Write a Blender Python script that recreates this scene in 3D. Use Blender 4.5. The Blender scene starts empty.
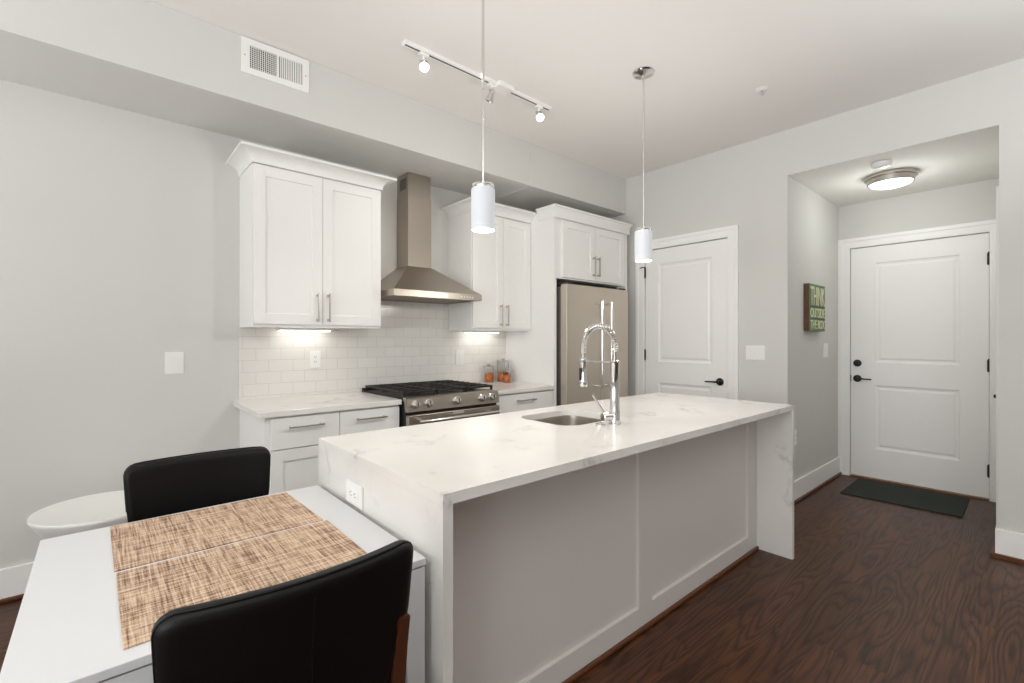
import bpy, bmesh, math, random
from mathutils import Vector, Matrix
random.seed(7)
PI = math.pi
S = bpy.context.scene
COL = S.collection

# ------------------------------------------------------------------ camera
cam = bpy.data.cameras.new('camera')
cam.sensor_width = 36.0
cam.lens = 470.9 / 1024 * 36.0
cam.shift_y = -2.2 / 1024
cam.clip_start = 0.02
co = bpy.data.objects.new('camera', cam)
COL.objects.link(co)
co.location = (0, 0, 1.30)
co.rotation_euler = (PI / 2, 0, 0.8534 - PI / 2)
S.camera = co

# ------------------------------------------------------------------ world, lights, exposure
w = bpy.data.worlds.new('daylight')
S.world = w
w.use_nodes = True
w.node_tree.nodes['Background'].inputs[0].default_value = (0.86, 0.93, 1.0, 1)
w.node_tree.nodes['Background'].inputs[1].default_value = 1.0
S.view_settings.view_transform = 'Standard'
S.view_settings.look = 'None'
S.view_settings.exposure = 0.15
S.view_settings.gamma = 1.0
S.view_settings.use_curve_mapping = False
S.cycles.max_bounces = 10
S.cycles.diffuse_bounces = 6
S.cycles.use_denoising = True
S.cycles.sample_clamp_indirect = 6.0


def area(name, loc, direction, sx, sy, power, color=(1, 1, 1), spread=PI):
    l = bpy.data.lights.new(name, 'AREA')
    l.shape = 'RECTANGLE'
    l.size, l.size_y = sx, sy
    l.energy = power
    l.color = color
    l.spread = spread
    o = bpy.data.objects.new(name, l)
    COL.objects.link(o)
    o.location = loc
    o.rotation_euler = Vector(direction).to_track_quat('-Z', 'Y').to_euler()
    return o


# daylight coming through the living room windows behind the camera
WIN_W = [(-2.6, -1.0), (-0.6, 1.0), (1.4, 3.0)]        # windows in the rear wall (y ranges)
for (a, b), pw in zip(WIN_W, (52, 46, 10)):
    area('window_daylight', (-3.42, (a + b) / 2, 1.55), (1, 0.1, 0.65), 1.9, b - a, pw, (0.95, 0.98, 1.0))


# added fill lights aimed up to brighten the ceiling, with no real fittings
area('ceiling_fill', (-2.2, 2.4, 1.0), (0, 0, 1), 0.6, 0.6, 28, (1.0, 0.99, 0.98))
area('ceiling_fill', (-0.8, -0.2, 1.9), (0, 0, 1), 0.9, 0.9, 42, (0.95, 0.98, 1.0))
area('ceiling_fill', (2.4, -0.9, 1.9), (0, 0, 1), 0.9, 0.9, 27, (0.95, 0.98, 1.0))


# ------------------------------------------------------------------ materials
def lin(c):
    return tuple(((v / 255) / 12.92 if v / 255 <= 0.04045 else ((v / 255 + 0.055) / 1.055) ** 2.4) for v in c)


def mat(name, col, rough=0.5, metal=0.0, emit=None, estr=0.0, bump=0.0, bscale=60, alpha=None, trans=0.0, ior=1.45,
        var=0.0, vscale=3.0, stretch=None, coat=0.0, spec=0.5):
    m = bpy.data.materials.new(name)
    m.use_nodes = True
    nt = m.node_tree
    b = nt.nodes['Principled BSDF']
    b.inputs['Roughness'].default_value = rough
    b.inputs['Metallic'].default_value = metal
    b.inputs['Base Color'].default_value = (*col, 1)
    b.inputs['Transmission Weight'].default_value = trans
    b.inputs['IOR'].default_value = ior
    b.inputs['Coat Weight'].default_value = coat
    b.inputs['Specular IOR Level'].default_value = spec
    if emit:
        b.inputs['Emission Color'].default_value = (*emit, 1)
        b.inputs['Emission Strength'].default_value = estr
    tc = nt.nodes.new('ShaderNodeTexCoord')
    mp = nt.nodes.new('ShaderNodeMapping')
    nt.links.new(tc.outputs['Object'], mp.inputs['Vector'])
    if stretch:
        mp.inputs['Scale'].default_value = stretch
    n = nt.nodes.new('ShaderNodeTexNoise')
    n.inputs['Scale'].default_value = vscale
    n.inputs['Detail'].default_value = 4
    nt.links.new(mp.outputs[0], n.inputs['Vector'])
    mx = nt.nodes.new('ShaderNodeMix')
    mx.data_type = 'RGBA'
    mx.inputs['A'].default_value = (*[c * (1 - var) for c in col], 1)
    mx.inputs['B'].default_value = (*[min(1, c * (1 + var)) for c in col], 1)
    nt.links.new(n.outputs['Fac'], mx.inputs['Factor'])
    nt.links.new(mx.outputs['Result'], b.inputs['Base Color'])
    if bump:
        n2 = nt.nodes.new('ShaderNodeTexNoise')
        n2.inputs['Scale'].default_value = bscale
        n2.inputs['Detail'].default_value = 3
        nt.links.new(mp.outputs[0], n2.inputs['Vector'])
        bp = nt.nodes.new('ShaderNodeBump')
        bp.inputs['Strength'].default_value = bump
        bp.inputs['Distance'].default_value = 0.002
        nt.links.new(n2.outputs['Fac'], bp.inputs['Height'])
        nt.links.new(bp.outputs[0], b.inputs['Normal'])
    return m


def M_ramp(nt, fac, stops):
    r = nt.nodes.new('ShaderNodeValToRGB')
    e = r.color_ramp.elements
    while len(e) < len(stops):
        e.new(0.5)
    for el, (p, c) in zip(e, stops):
        el.position = p
        el.color = (*c, 1)
    nt.links.new(fac, r.inputs['Fac'])
    return r.outputs['Color']


def floor_mat():
    m = bpy.data.materials.new('dark_oak_floor')
    m.use_nodes = True
    nt = m.node_tree
    b = nt.nodes['Principled BSDF']
    L = nt.links.new
    tc = nt.nodes.new('ShaderNodeTexCoord')
    br = nt.nodes.new('ShaderNodeTexBrick')
    br.offset = 0.37
    br.offset_frequency = 2
    br.inputs['Scale'].default_value = 1.0
    br.inputs['Brick Width'].default_value = 1.15
    br.inputs['Row Height'].default_value = 0.083
    br.inputs['Mortar Size'].default_value = 0.0011
    br.inputs['Mortar Smooth'].default_value = 0.4
    br.inputs['Color1'].default_value = (0, 0, 0, 1)
    br.inputs['Color2'].default_value = (1, 1, 1, 1)
    br.inputs['Mortar'].default_value = (0.5, 0.5, 0.5, 1)
    L(tc.outputs['Object'], br.inputs['Vector'])
    # every board shifts its own grain
    sc = nt.nodes.new('ShaderNodeVectorMath')
    sc.operation = 'MULTIPLY_ADD'
    L(br.outputs['Color'], sc.inputs[0])
    sc.inputs[1].default_value = (7.3, 3.1, 5.0)
    L(tc.outputs['Object'], sc.inputs[2])
    mp = nt.nodes.new('ShaderNodeMapping')
    mp.inputs['Scale'].default_value = (0.75, 6.0, 1)
    L(sc.outputs[0], mp.inputs['Vector'])
    n1 = nt.nodes.new('ShaderNodeTexNoise')
    n1.inputs['Scale'].default_value = 1.1
    n1.inputs['Detail'].default_value = 1.5
    L(mp.outputs[0], n1.inputs['Vector'])
    mul = nt.nodes.new('ShaderNodeMath')
    mul.operation = 'MULTIPLY'
    mul.inputs[1].default_value = 100
    L(n1.outputs['Fac'], mul.inputs[0])
    sn = nt.nodes.new('ShaderNodeMath')
    sn.operation = 'SINE'
    L(mul.outputs[0], sn.inputs[0])
    mr = nt.nodes.new('ShaderNodeMapRange')
    mr.inputs['From Min'].default_value = -1
    mr.inputs['From Max'].default_value = 1
    L(sn.outputs[0], mr.inputs['Value'])
    grain = M_ramp(nt, mr.outputs[0], [(0.0, lin((54, 30, 16))), (0.10, lin((68, 39, 22))), (0.3, lin((80, 47, 27))), (1.0, lin((90, 55, 33)))])
    # fine pores
    mp2 = nt.nodes.new('ShaderNodeMapping')
    mp2.inputs['Scale'].default_value = (6, 160, 1)
    L(sc.outputs[0], mp2.inputs['Vector'])
    n2 = nt.nodes.new('ShaderNodeTexNoise')
    n2.inputs['Scale'].default_value = 1.0
    n2.inputs['Detail'].default_value = 3
    L(mp2.outputs[0], n2.inputs['Vector'])
    pores = M_ramp(nt, n2.outputs['Fac'], [(0.36, (0.5, 0.47, 0.44)), (0.56, (1.08, 1.08, 1.08))])
    mx = nt.nodes.new('ShaderNodeMix')
    mx.data_type = 'RGBA'
    mx.blend_type = 'MULTIPLY'
    mx.inputs['Factor'].default_value = 0.8
    L(grain, mx.inputs['A'])
    L(pores, mx.inputs['B'])
    # board to board tone
    tone = M_ramp(nt, br.outputs['Color'], [(0.0, (0.72, 0.72, 0.74)), (1.0, (1.2, 1.14, 1.08))])
    mx2 = nt.nodes.new('ShaderNodeMix')
    mx2.data_type = 'RGBA'
    mx2.blend_type = 'MULTIPLY'
    mx2.inputs['Factor'].default_value = 0.8
    L(mx.outputs['Result'], mx2.inputs['A'])
    L(tone, mx2.inputs['B'])
    mx3 = nt.nodes.new('ShaderNodeMix')
    mx3.data_type = 'RGBA'
    mx3.inputs['B'].default_value = (*lin((30, 18, 12)), 1)
    L(br.outputs['Fac'], mx3.inputs['Factor'])
    L(mx2.outputs['Result'], mx3.inputs['A'])
    L(mx3.outputs['Result'], b.inputs['Base Color'])
    b.inputs['Roughness'].default_value = 0.36
    b.inputs['Specular IOR Level'].default_value = 0.30
    bp = nt.nodes.new('ShaderNodeBump')
    bp.inputs['Strength'].default_value = 0.12
    bp.inputs['Distance'].default_value = 0.002
    L(mr.outputs[0], bp.inputs['Height'])
    L(bp.outputs[0], b.inputs['Normal'])
    return m


def tile_mat():
    m = bpy.data.materials.new('subway_tile')
    m.use_nodes = True
    nt = m.node_tree
    b = nt.nodes['Principled BSDF']
    L = nt.links.new
    tc = nt.nodes.new('ShaderNodeTexCoord')
    sp = nt.nodes.new('ShaderNodeSeparateXYZ')
    cb = nt.nodes.new('ShaderNodeCombineXYZ')
    L(tc.outputs['Object'], sp.inputs[0])
    L(sp.outputs['X'], cb.inputs['X'])
    L(sp.outputs['Z'], cb.inputs['Y'])
    br = nt.nodes.new('ShaderNodeTexBrick')
    br.inputs['Scale'].default_value = 1
    br.inputs['Brick Width'].default_value = 0.152
    br.inputs['Row Height'].default_value = 0.0775
    br.inputs['Mortar Size'].default_value = 0.0016
    br.inputs['Mortar Smooth'].default_value = 0.3
    br.inputs['Color1'].default_value = (*lin((232, 229, 224)), 1)
    br.inputs['Color2'].default_value = (*lin((228, 225, 220)), 1)
    br.inputs['Mortar'].default_value = (*lin((208, 204, 198)), 1)
    L(cb.outputs[0], br.inputs['Vector'])
    L(br.outputs['Color'], b.inputs['Base Color'])
    b.inputs['Roughness'].default_value = 0.18
    bp = nt.nodes.new('ShaderNodeBump')
    bp.invert = True
    bp.inputs['Strength'].default_value = 0.5
    bp.inputs['Distance'].default_value = 0.0015
    L(br.outputs['Fac'], bp.inputs['Height'])
    L(bp.outputs[0], b.inputs['Normal'])
    return m


def quartz_mat():
    m = bpy.data.materials.new('white_veined_quartz')
    m.use_nodes = True
    nt = m.node_tree
    b = nt.nodes['Principled BSDF']
    L = nt.links.new
    tc = nt.nodes.new('ShaderNodeTexCoord')
    n0 = nt.nodes.new('ShaderNodeTexNoise')
    n0.inputs['Scale'].default_value = 1.6
    n0.inputs['Detail'].default_value = 6
    n0.inputs['Roughness'].default_value = 0.62
    L(tc.outputs['Object'], n0.inputs['Vector'])
    sub = nt.nodes.new('ShaderNodeMath')
    sub.operation = 'SUBTRACT'
    sub.inputs[1].default_value = 0.5
    L(n0.outputs['Fac'], sub.inputs[0])
    ab = nt.nodes.new('ShaderNodeMath')
    ab.operation = 'ABSOLUTE'
    L(sub.outputs[0], ab.inputs[0])
    vein = M_ramp(nt, ab.outputs[0], [(0.0, (1, 1, 1)), (0.014, (0.25, 0.25, 0.25)), (0.05, (0, 0, 0))])
    n1 = nt.nodes.new('ShaderNodeTexNoise')
    n1.inputs['Scale'].default_value = 5
    n1.inputs['Detail'].default_value = 4
    L(tc.outputs['Object'], n1.inputs['Vector'])
    patch = M_ramp(nt, n1.outputs['Fac'], [(0.5, (0, 0, 0)), (0.68, (1, 1, 1))])
    mm = nt.nodes.new('ShaderNodeMix')
    mm.data_type = 'RGBA'
    mm.blend_type = 'MULTIPLY'
    mm.inputs['Factor'].default_value = 1
    L(vein, mm.inputs['A'])
    L(patch, mm.inputs['B'])
    n2 = nt.nodes.new('ShaderNodeTexNoise')
    n2.inputs['Scale'].default_value = 2.3
    n2.inputs['Detail'].default_value = 5
    L(tc.outputs['Object'], n2.inputs['Vector'])
    base = M_ramp(nt, n2.outputs['Fac'], [(0.3, lin((227, 224, 219))), (0.7, lin((236, 233, 229)))])
    mx = nt.nodes.new('ShaderNodeMix')
    mx.data_type = 'RGBA'
    mx.inputs['B'].default_value = (*lin((158, 156, 154)), 1)
    ml = nt.nodes.new('ShaderNodeMath')
    ml.operation = 'MULTIPLY'
    ml.inputs[1].default_value = 0.55
    L(mm.outputs['Result'], ml.inputs[0])
    L(ml.outputs[0], mx.inputs['Factor'])
    L(base, mx.inputs['A'])
    L(mx.outputs['Result'], b.inputs['Base Color'])
    b.inputs['Roughness'].default_value = 0.16
    return m


def mat_woven():
    m = bpy.data.materials.new('tan_woven_mat')
    m.use_nodes = True
    nt = m.node_tree
    b = nt.nodes['Principled BSDF']
    L = nt.links.new
    tc = nt.nodes.new('ShaderNodeTexCoord')

    def streak(scale, seed):
        mp = nt.nodes.new('ShaderNodeMapping')
        mp.inputs['Scale'].default_value = scale
        mp.inputs['Location'].default_value = (seed, seed, 0)
        L(tc.outputs['Object'], mp.inputs['Vector'])
        n = nt.nodes.new('ShaderNodeTexNoise')
        n.inputs['Scale'].default_value = 1
        n.inputs['Detail'].default_value = 3
        n.inputs['Roughness'].default_value = 0.7
        L(mp.outputs[0], n.inputs['Vector'])
        return n.outputs['Fac']
    a = streak((9, 230, 1), 0)
    c = streak((230, 9, 1), 3.3)
    mn = nt.nodes.new('ShaderNodeMath')
    mn.operation = 'ADD'
    L(a, mn.inputs[0])
    L(c, mn.inputs[1])
    col = M_ramp(nt, mn.outputs[0], [(0.0, (0, 0, 0)), (1, (1, 1, 1))])
    hf = nt.nodes.new('ShaderNodeMath')
    hf.operation = 'MULTIPLY'
    hf.inputs[1].default_value = 0.5
    L(mn.outputs[0], hf.inputs[0])
    col = M_ramp(nt, hf.outputs[0], [(0.37, lin((84, 62, 48))), (0.45, lin((150, 121, 98))), (0.52, lin((196, 167, 141))), (0.62, lin((222, 200, 177)))])
    L(col, b.inputs['Base Color'])
    b.inputs['Roughness'].default_value = 0.75
    bp = nt.nodes.new('ShaderNodeBump')
    bp.inputs['Strength'].default_value = 0.5
    bp.inputs['Distance'].default_value = 0.002
    L(hf.outputs[0], bp.inputs['Height'])
    L(bp.outputs[0], b.inputs['Normal'])
    return m


M = {}
M['wall'] = mat('wall_paint', lin((214, 213, 209)), 0.85, bump=0.05, bscale=220, var=0.01)
M['ceil'] = mat('ceiling_paint', lin((236, 233, 229)), 0.9, bump=0.04, bscale=200, var=0.01)
M['trim'] = mat('white_trim_paint', lin((246, 245, 243)), 0.42, var=0.008)
M['cab'] = mat('white_cabinet_paint', lin((240, 239, 236)), 0.4, var=0.008)
M['island'] = mat('island_panel_paint', lin((216, 211, 206)), 0.45, var=0.01)
M['floor'] = floor_mat()
M['shoe'] = mat('brown_shoe_moulding', lin((98, 58, 34)), 0.4, var=0.25, vscale=4, stretch=(2, 2, 40))
M['tile'] = tile_mat()
M['quartz'] = quartz_mat()
M['steel'] = mat('brushed_stainless', lin((180, 171, 159)), 0.33, 1.0, bump=0.12, bscale=6, stretch=(2, 2, 160), var=0.04, vscale=5)
M['steelh'] = mat('brushed_stainless_flat', lin((180, 171, 159)), 0.33, 1.0, bump=0.1, bscale=6, stretch=(160, 2, 2), var=0.04, vscale=5)
M['fridge'] = mat('fridge_stainless', lin((206, 197, 184)), 0.36, 1.0, bump=0.1, bscale=6, stretch=(2, 2, 160), var=0.03, vscale=5)
M['sink'] = mat('satin_stainless', lin((190, 184, 176)), 0.28, 1.0, var=0.05, vscale=8)
M['chrome'] = mat('polished_chrome', (0.74, 0.73, 0.72), 0.1, 1.0, var=0.01)
M['nickel'] = mat('brushed_nickel', lin((186, 180, 172)), 0.28, 1.0, var=0.03, vscale=30)
M['black'] = mat('matte_black', lin((22, 21, 20)), 0.4, var=0.1, vscale=20)
M['iron'] = mat('cast_iron', lin((34, 30, 28)), 0.5, var=0.2, vscale=60, bump=0.3, bscale=250)
M['enamel'] = mat('black_enamel', lin((26, 24, 23)), 0.4, var=0.1)
M['leather'] = mat('black_leather', lin((10, 8, 8)), 0.42, spec=0.28, var=0.14, vscale=25, bump=0.22, bscale=260)
M['chairwood'] = mat('reddish_brown_wood', lin((78, 42, 24)), 0.4, var=0.3, vscale=6, stretch=(12, 12, 1))
M['tablew'] = mat('white_lacquer', lin((220, 221, 222)), 0.28, var=0.006)
M['stool'] = mat('white_ceramic', lin((236, 235, 231)), 0.35, var=0.01)
M['mat'] = mat_woven()
M['plate'] = mat('white_plastic', lin((242, 241, 238)), 0.35, var=0.005)
M['dark'] = mat('dark_slot', lin((60, 58, 56)), 0.6, var=0.1)
M['ventdark'] = mat('vent_duct_dark', lin((70, 66, 62)), 0.8, var=0.1)
M['rug'] = mat('charcoal_doormat', lin((44, 49, 44)), 0.95, var=0.3, vscale=180, bump=0.6, bscale=320)
M['threshold'] = mat('threshold_wood', lin((128, 92, 60)), 0.45, var=0.25, vscale=5, stretch=(30, 2, 2))
M['shade'] = mat('frosted_glass_shade', (0.72, 0.75, 0.79), 0.3, emit=(0.93, 0.96, 1.0), estr=0.13, var=0.01)
M['bulb'] = mat('bulb_glow', (1, 1, 1), 0.3, emit=(1.0, 0.98, 0.95), estr=9.0)
M['spotbulb'] = mat('spot_bulb_glow', (1, 1, 1), 0.3, emit=(1.0, 0.97, 0.92), estr=60.0)
M['diffuser'] = mat('lit_diffuser', (0.95, 0.97, 0.95), 0.3, emit=(0.96, 1.0, 0.97), estr=1.6)
M['ledstrip'] = mat('led_strip_glow', (1, 1, 1), 0.3, emit=(1.0, 0.97, 0.92), estr=3.5)
M['glass'] = mat('clear_glass', (1, 1, 1), 0.02, trans=1.0, ior=1.15)
M['spice'] = mat('orange_dried_food', lin((205, 118, 62)), 0.7, var=0.45, vscale=90, bump=0.8, bscale=120)
M['sign'] = mat('green_sign_paint', lin((104, 128, 94)), 0.6, var=0.25, vscale=14)
M['signside'] = mat('brown_sign_edge', lin((98, 72, 50)), 0.6, var=0.25, vscale=30)
M['cream'] = mat('cream_letters', lin((226, 226, 190)), 0.6, var=0.06, vscale=20)
M['badge'] = mat('badge_silver', lin((226, 220, 210)), 0.35, 0.6)
M['oven'] = mat('oven_glass', lin((20, 19, 19)), 0.08)


# ------------------------------------------------------------------ mesh helpers
class MB:
    def __init__(self):
        self.bm = bmesh.new()

    def quad(self, pts):
        return self.bm.faces.new([self.bm.verts.new(p) for p in pts])

    def box(self, x0, x1, y0, y1, z0, z1, bev=0.0, seg=2):
        x0, x1 = sorted((x0, x1)); y0, y1 = sorted((y0, y1)); z0, z1 = sorted((z0, z1))
        v = [self.bm.verts.new(p) for p in ((x0, y0, z0), (x1, y0, z0), (x1, y1, z0), (x0, y1, z0),
                                            (x0, y0, z1), (x1, y0, z1), (x1, y1, z1), (x0, y1, z1))]
        fs = [self.bm.faces.new([v[i] for i in q]) for q in
              ((0, 3, 2, 1), (4, 5, 6, 7), (0, 1, 5, 4), (1, 2, 6, 5), (2, 3, 7, 6), (3, 0, 4, 7))]
        if bev:
            es = list({e for f in fs for e in f.edges})
            bmesh.ops.bevel(self.bm, geom=es, offset=bev, segments=seg, affect='EDGES', profile=0.5)
        return self

    def tube(self, path, r, n=12, cap=True, radii=None):
        P = [Vector(p) for p in path]
        k = len(P)
        T = [(P[min(i + 1, k - 1)] - P[max(i - 1, 0)]).normalized() for i in range(k)]
        up = Vector((0, 0, 1)) if abs(T[0].z) < 0.9 else Vector((1, 0, 0))
        N = (up - T[0] * up.dot(T[0])).normalized()
        rings = []
        for i in range(k):
            if i:
                N = (N - T[i] * N.dot(T[i])).normalized()
            B = T[i].cross(N)
            rr = radii[i] if radii else r
            rings.append([self.bm.verts.new(P[i] + (N * math.cos(a) + B * math.sin(a)) * rr)
                          for a in (2 * PI * j / n for j in range(n))])
        for i in range(k - 1):
            for j in range(n):
                self.bm.faces.new((rings[i][j], rings[i][(j + 1) % n], rings[i + 1][(j + 1) % n], rings[i + 1][j]))
        if cap:
            self.bm.faces.new(list(reversed(rings[0])))
            self.bm.faces.new(rings[-1])
        return self

    def lathe(self, prof, center, axis=(0, 0, 1), n=32):
        """prof: list of (radius, height); open ends closed when radius 0"""
        A = Vector(axis).normalized()
        up = Vector((1, 0, 0)) if abs(A.x) < 0.9 else Vector((0, 1, 0))
        U = (up - A * up.dot(A)).normalized()
        W = A.cross(U)
        C = Vector(center)
        rings = []
        for r, h in prof:
            if r < 1e-6:
                rings.append([self.bm.verts.new(C + A * h)])
            else:
                rings.append([self.bm.verts.new(C + A * h + (U * math.cos(a) + W * math.sin(a)) * r)
                              for a in (2 * PI * j / n for j in range(n))])
        for p, q in zip(rings, rings[1:]):
            for j in range(n):
                a, b = p[j % len(p)], p[(j + 1) % len(p)]
                c, d = q[(j + 1) % len(q)], q[j % len(q)]
                vs = []
                for v in (a, b, c, d):
                    if v not in vs:
                        vs.append(v)
                if len(vs) >= 3:
                    self.bm.faces.new(vs)
        return self

    def prism(self, poly, a, b, axis='z'):
        def mk(p, h):
            if axis == 'z':
                return (p[0], p[1], h)
            if axis == 'x':
                return (h, p[0], p[1])
            return (p[0], h, p[1])
        A = [self.bm.verts.new(mk(p, a)) for p in poly]
        B = [self.bm.verts.new(mk(p, b)) for p in poly]
        n = len(poly)
        self.bm.faces.new(A)
        self.bm.faces.new(list(reversed(B)))
        for i in range(n):
            self.bm.faces.new((A[i], A[(i + 1) % n], B[(i + 1) % n], B[i]))
        return self

    def plate(self, o, U, V, W, width, height, thick, rects, steps):
        """a slab seen from +W whose rectangles are stepped (inset, depth) panels"""
        o, U, V, W = Vector(o), Vector(U), Vector(V), Vector(W)
        us = sorted({0, width} | {r[0] for r in rects} | {r[1] for r in rects})
        vs = sorted({0, height} | {r[2] for r in rects} | {r[3] for r in rects})
        P = lambda u, v, d: o + U * u + V * v + W * d

        def isrect(a, b, c, d):
            for r in rects:
                if a >= r[0] - 1e-9 and b <= r[1] + 1e-9 and c >= r[2] - 1e-9 and d <= r[3] + 1e-9:
                    return True
            return False
        for a, b in zip(us, us[1:]):
            for c, d in zip(vs, vs[1:]):
                if not isrect(a, b, c, d):
                    self.quad((P(a, c, 0), P(b, c, 0), P(b, d, 0), P(a, d, 0)))
        for r in rects:
            cur = (r[0], r[1], r[2], r[3], 0.0)
            ua = [u for u in us if r[0] - 1e-9 <= u <= r[1] + 1e-9]
            va = [v for v in vs if r[2] - 1e-9 <= v <= r[3] + 1e-9]
            for ins, dep in steps:
                nx = (cur[0] + ins, cur[1] - ins, cur[2] + ins, cur[3] - ins, dep)
                c0 = [(cur[0], cur[2]), (cur[1], cur[2]), (cur[1], cur[3]), (cur[0], cur[3])]
                c1 = [(nx[0], nx[2]), (nx[1], nx[2]), (nx[1], nx[3]), (nx[0], nx[3])]
                for i in range(4):
                    j = (i + 1) % 4
                    self.quad((P(*c0[i], cur[4]), P(*c0[j], cur[4]), P(*c1[j], dep), P(*c1[i], dep)))
                cur = nx
            self.quad((P(cur[0], cur[2], cur[4]), P(cur[1], cur[2], cur[4]), P(cur[1], cur[3], cur[4]), P(cur[0], cur[3], cur[4])))
        for a, b in zip(us, us[1:]):
            self.quad((P(a, 0, 0), P(a, 0, -thick), P(b, 0, -thick), P(b, 0, 0)))
            self.quad((P(a, height, 0), P(b, height, 0), P(b, height, -thick), P(a, height, -thick)))
        for c, d in zip(vs, vs[1:]):
            self.quad((P(0, c, 0), P(0, d, 0), P(0, d, -thick), P(0, c, -thick)))
            self.quad((P(width, c, 0), P(width, c, -thick), P(width, d, -thick), P(width, d, 0)))
        for a, b in zip(us, us[1:]):
            for c, d in zip(vs, vs[1:]):
                self.quad((P(a, c, -thick), P(a, d, -thick), P(b, d, -thick), P(b, c, -thick)))
        bmesh.ops.remove_doubles(self.bm, verts=self.bm.verts, dist=1e-6)
        return self

    def build(self, name, m, parent=None, smooth=False, angle=35, subsurf=0, recalc=True):
        if recalc:
            bmesh.ops.recalc_face_normals(self.bm, faces=self.bm.faces)
        off = Vector((0, 0, 0))
        p = parent
        while p is not None:
            off += p.location
            p = p.parent
        if off.length:
            for v in self.bm.verts:
                v.co -= off
        me = bpy.data.meshes.new(name)
        self.bm.to_mesh(me)
        self.bm.free()
        if isinstance(m, (list, tuple)):
            for k in m:
                me.materials.append(k)
        else:
            me.materials.append(m)
        o = bpy.data.objects.new(name, me)
        COL.objects.link(o)
        if parent is not None:
            o.parent = parent
        if smooth:
            for f in me.polygons:
                f.use_smooth = True
            me.set_sharp_from_angle(angle=math.radians(angle))
        if subsurf:
            md = o.modifiers.new('subsurf', 'SUBSURF')
            md.levels = md.render_levels = subsurf
        return o


def tag(o, label=None, cat=None, group=None, kind=None):
    for k, v in (('label', label), ('category', cat), ('group', group), ('kind', kind)):
        if v:
            o[k] = v
    return o


def thing(name, label, cat, loc, group=None, kind=None):
    o = bpy.data.objects.new(name, None)
    COL.objects.link(o)
    o.location = loc
    o.empty_display_size = 0.1
    return tag(o, label, cat, group, kind)


def struct(mb, name, m, **k):
    return tag(mb.build(name, m, **k), kind='structure')


def children(o):
    return [c for c in bpy.data.objects if c.parent == o]


def dup(o, parent=None):
    c = o.copy()
    COL.objects.link(c)
    c.parent = parent
    for ch in children(o):
        dup(ch, c)
    return c


def rrect(x0, x1, y0, y1, r, n=6):
    pts = []
    for cx_, cy_, a0 in ((x1 - r, y1 - r, 0), (x0 + r, y1 - r, 90), (x0 + r, y0 + r, 180), (x1 - r, y0 + r, 270)):
        for i in range(n + 1):
            a = math.radians(a0 + 90 * i / n)
            pts.append((cx_ + r * math.cos(a), cy_ + r * math.sin(a)))
    return pts


# ------------------------------------------------------------------ room dimensions
YW = 3.42          # kitchen wall
XW = 4.05          # far wall with pantry door
XD = 5.39          # entry wall
YH0, YH1 = 0.207, 1.36   # hall
ZC = 2.94          # ceiling
ZH = 2.587         # hall ceiling
YS, ZS = 2.87, 2.587     # soffit front, bottom
XB, YB = -3.4, -4.2      # rear and right walls behind the camera
CT = 0.91          # countertop height

struct(MB().box(XB - 0.1, XD + 0.15, YB - 0.1, YW + 0.1, -0.06, 0.0), 'floor', M['floor'])
struct(MB().box(XB - 0.1, XW + 0.11, YB - 0.1, YW + 0.1, ZC, ZC + 0.08), 'ceiling', M['ceil'])
struct(MB().box(XB - 0.1, XW + 0.11, YW, YW + 0.1, 0, ZC), 'wall_left', M['wall'])
sf = MB()
sf.box(XB, 2.71, YS, YW - 0.001, ZS, ZC - 0.001)
sf.box(2.7095, XW - 0.001, YS - 0.004, YW - 0.001, ZS - 0.004, ZC - 0.001)
struct(sf, 'ceiling_soffit', M['wall'])
PD0, PD1, PDZ = 1.826, 2.645, 2.175     # pantry door opening
wb = MB()
wb.box(XW, XW + 0.11, PD1, YW, 0, ZC)
wb.box(XW, XW + 0.11, PD0, PD1, PDZ, ZC)
wb.box(XW, XW + 0.11, YH1, PD0, 0, ZC)
wb.box(XW, XW + 0.11, YH0, YH1, ZH, ZC)
wb.box(XW, XW + 0.11, YB - 0.1, YH0, 0, ZC)
bmesh.ops.remove_doubles(wb.bm, verts=wb.bm.verts, dist=1e-5)
struct(wb, 'wall_back', M['wall'])
struct(MB().box(XW + 0.1101, XD + 0.11, YH1, YH1 + 0.1, 0, ZH + 0.08), 'wall_hall_left', M['wall'])
CD0, CD1, DZ = 4.30, 5.16, 2.165        # hall closet door opening (x)
hr = MB()
hr.box(XW + 0.1101, CD0, YH0 - 0.1, YH0, 0, ZH + 0.08)
hr.box(CD0, CD1, YH0 - 0.1, YH0, DZ, ZH + 0.08)
hr.box(CD1, XD + 0.11, YH0 - 0.1, YH0, 0, ZH + 0.08)
struct(hr, 'wall_hall_right', M['wall'])
ED0, ED1 = 0.33, 1.265
we = MB()
we.box(XD, XD + 0.11, ED1, YH1 - 0.0005, 0, ZH + 0.08)
we.box(XD, XD + 0.11, ED0, ED1, DZ, ZH + 0.08)
we.box(XD, XD + 0.11, YH0 + 0.0005, ED0, 0, ZH + 0.08)
struct(we, 'wall_entry', M['wall'])
struct(MB().box(XW + 0.0005, XD - 0.0005, YH0 + 0.0005, YH1 - 0.0005, ZH - 0.002, ZH - 0.0004), 'ceiling_hall', M['ceil'])

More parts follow.
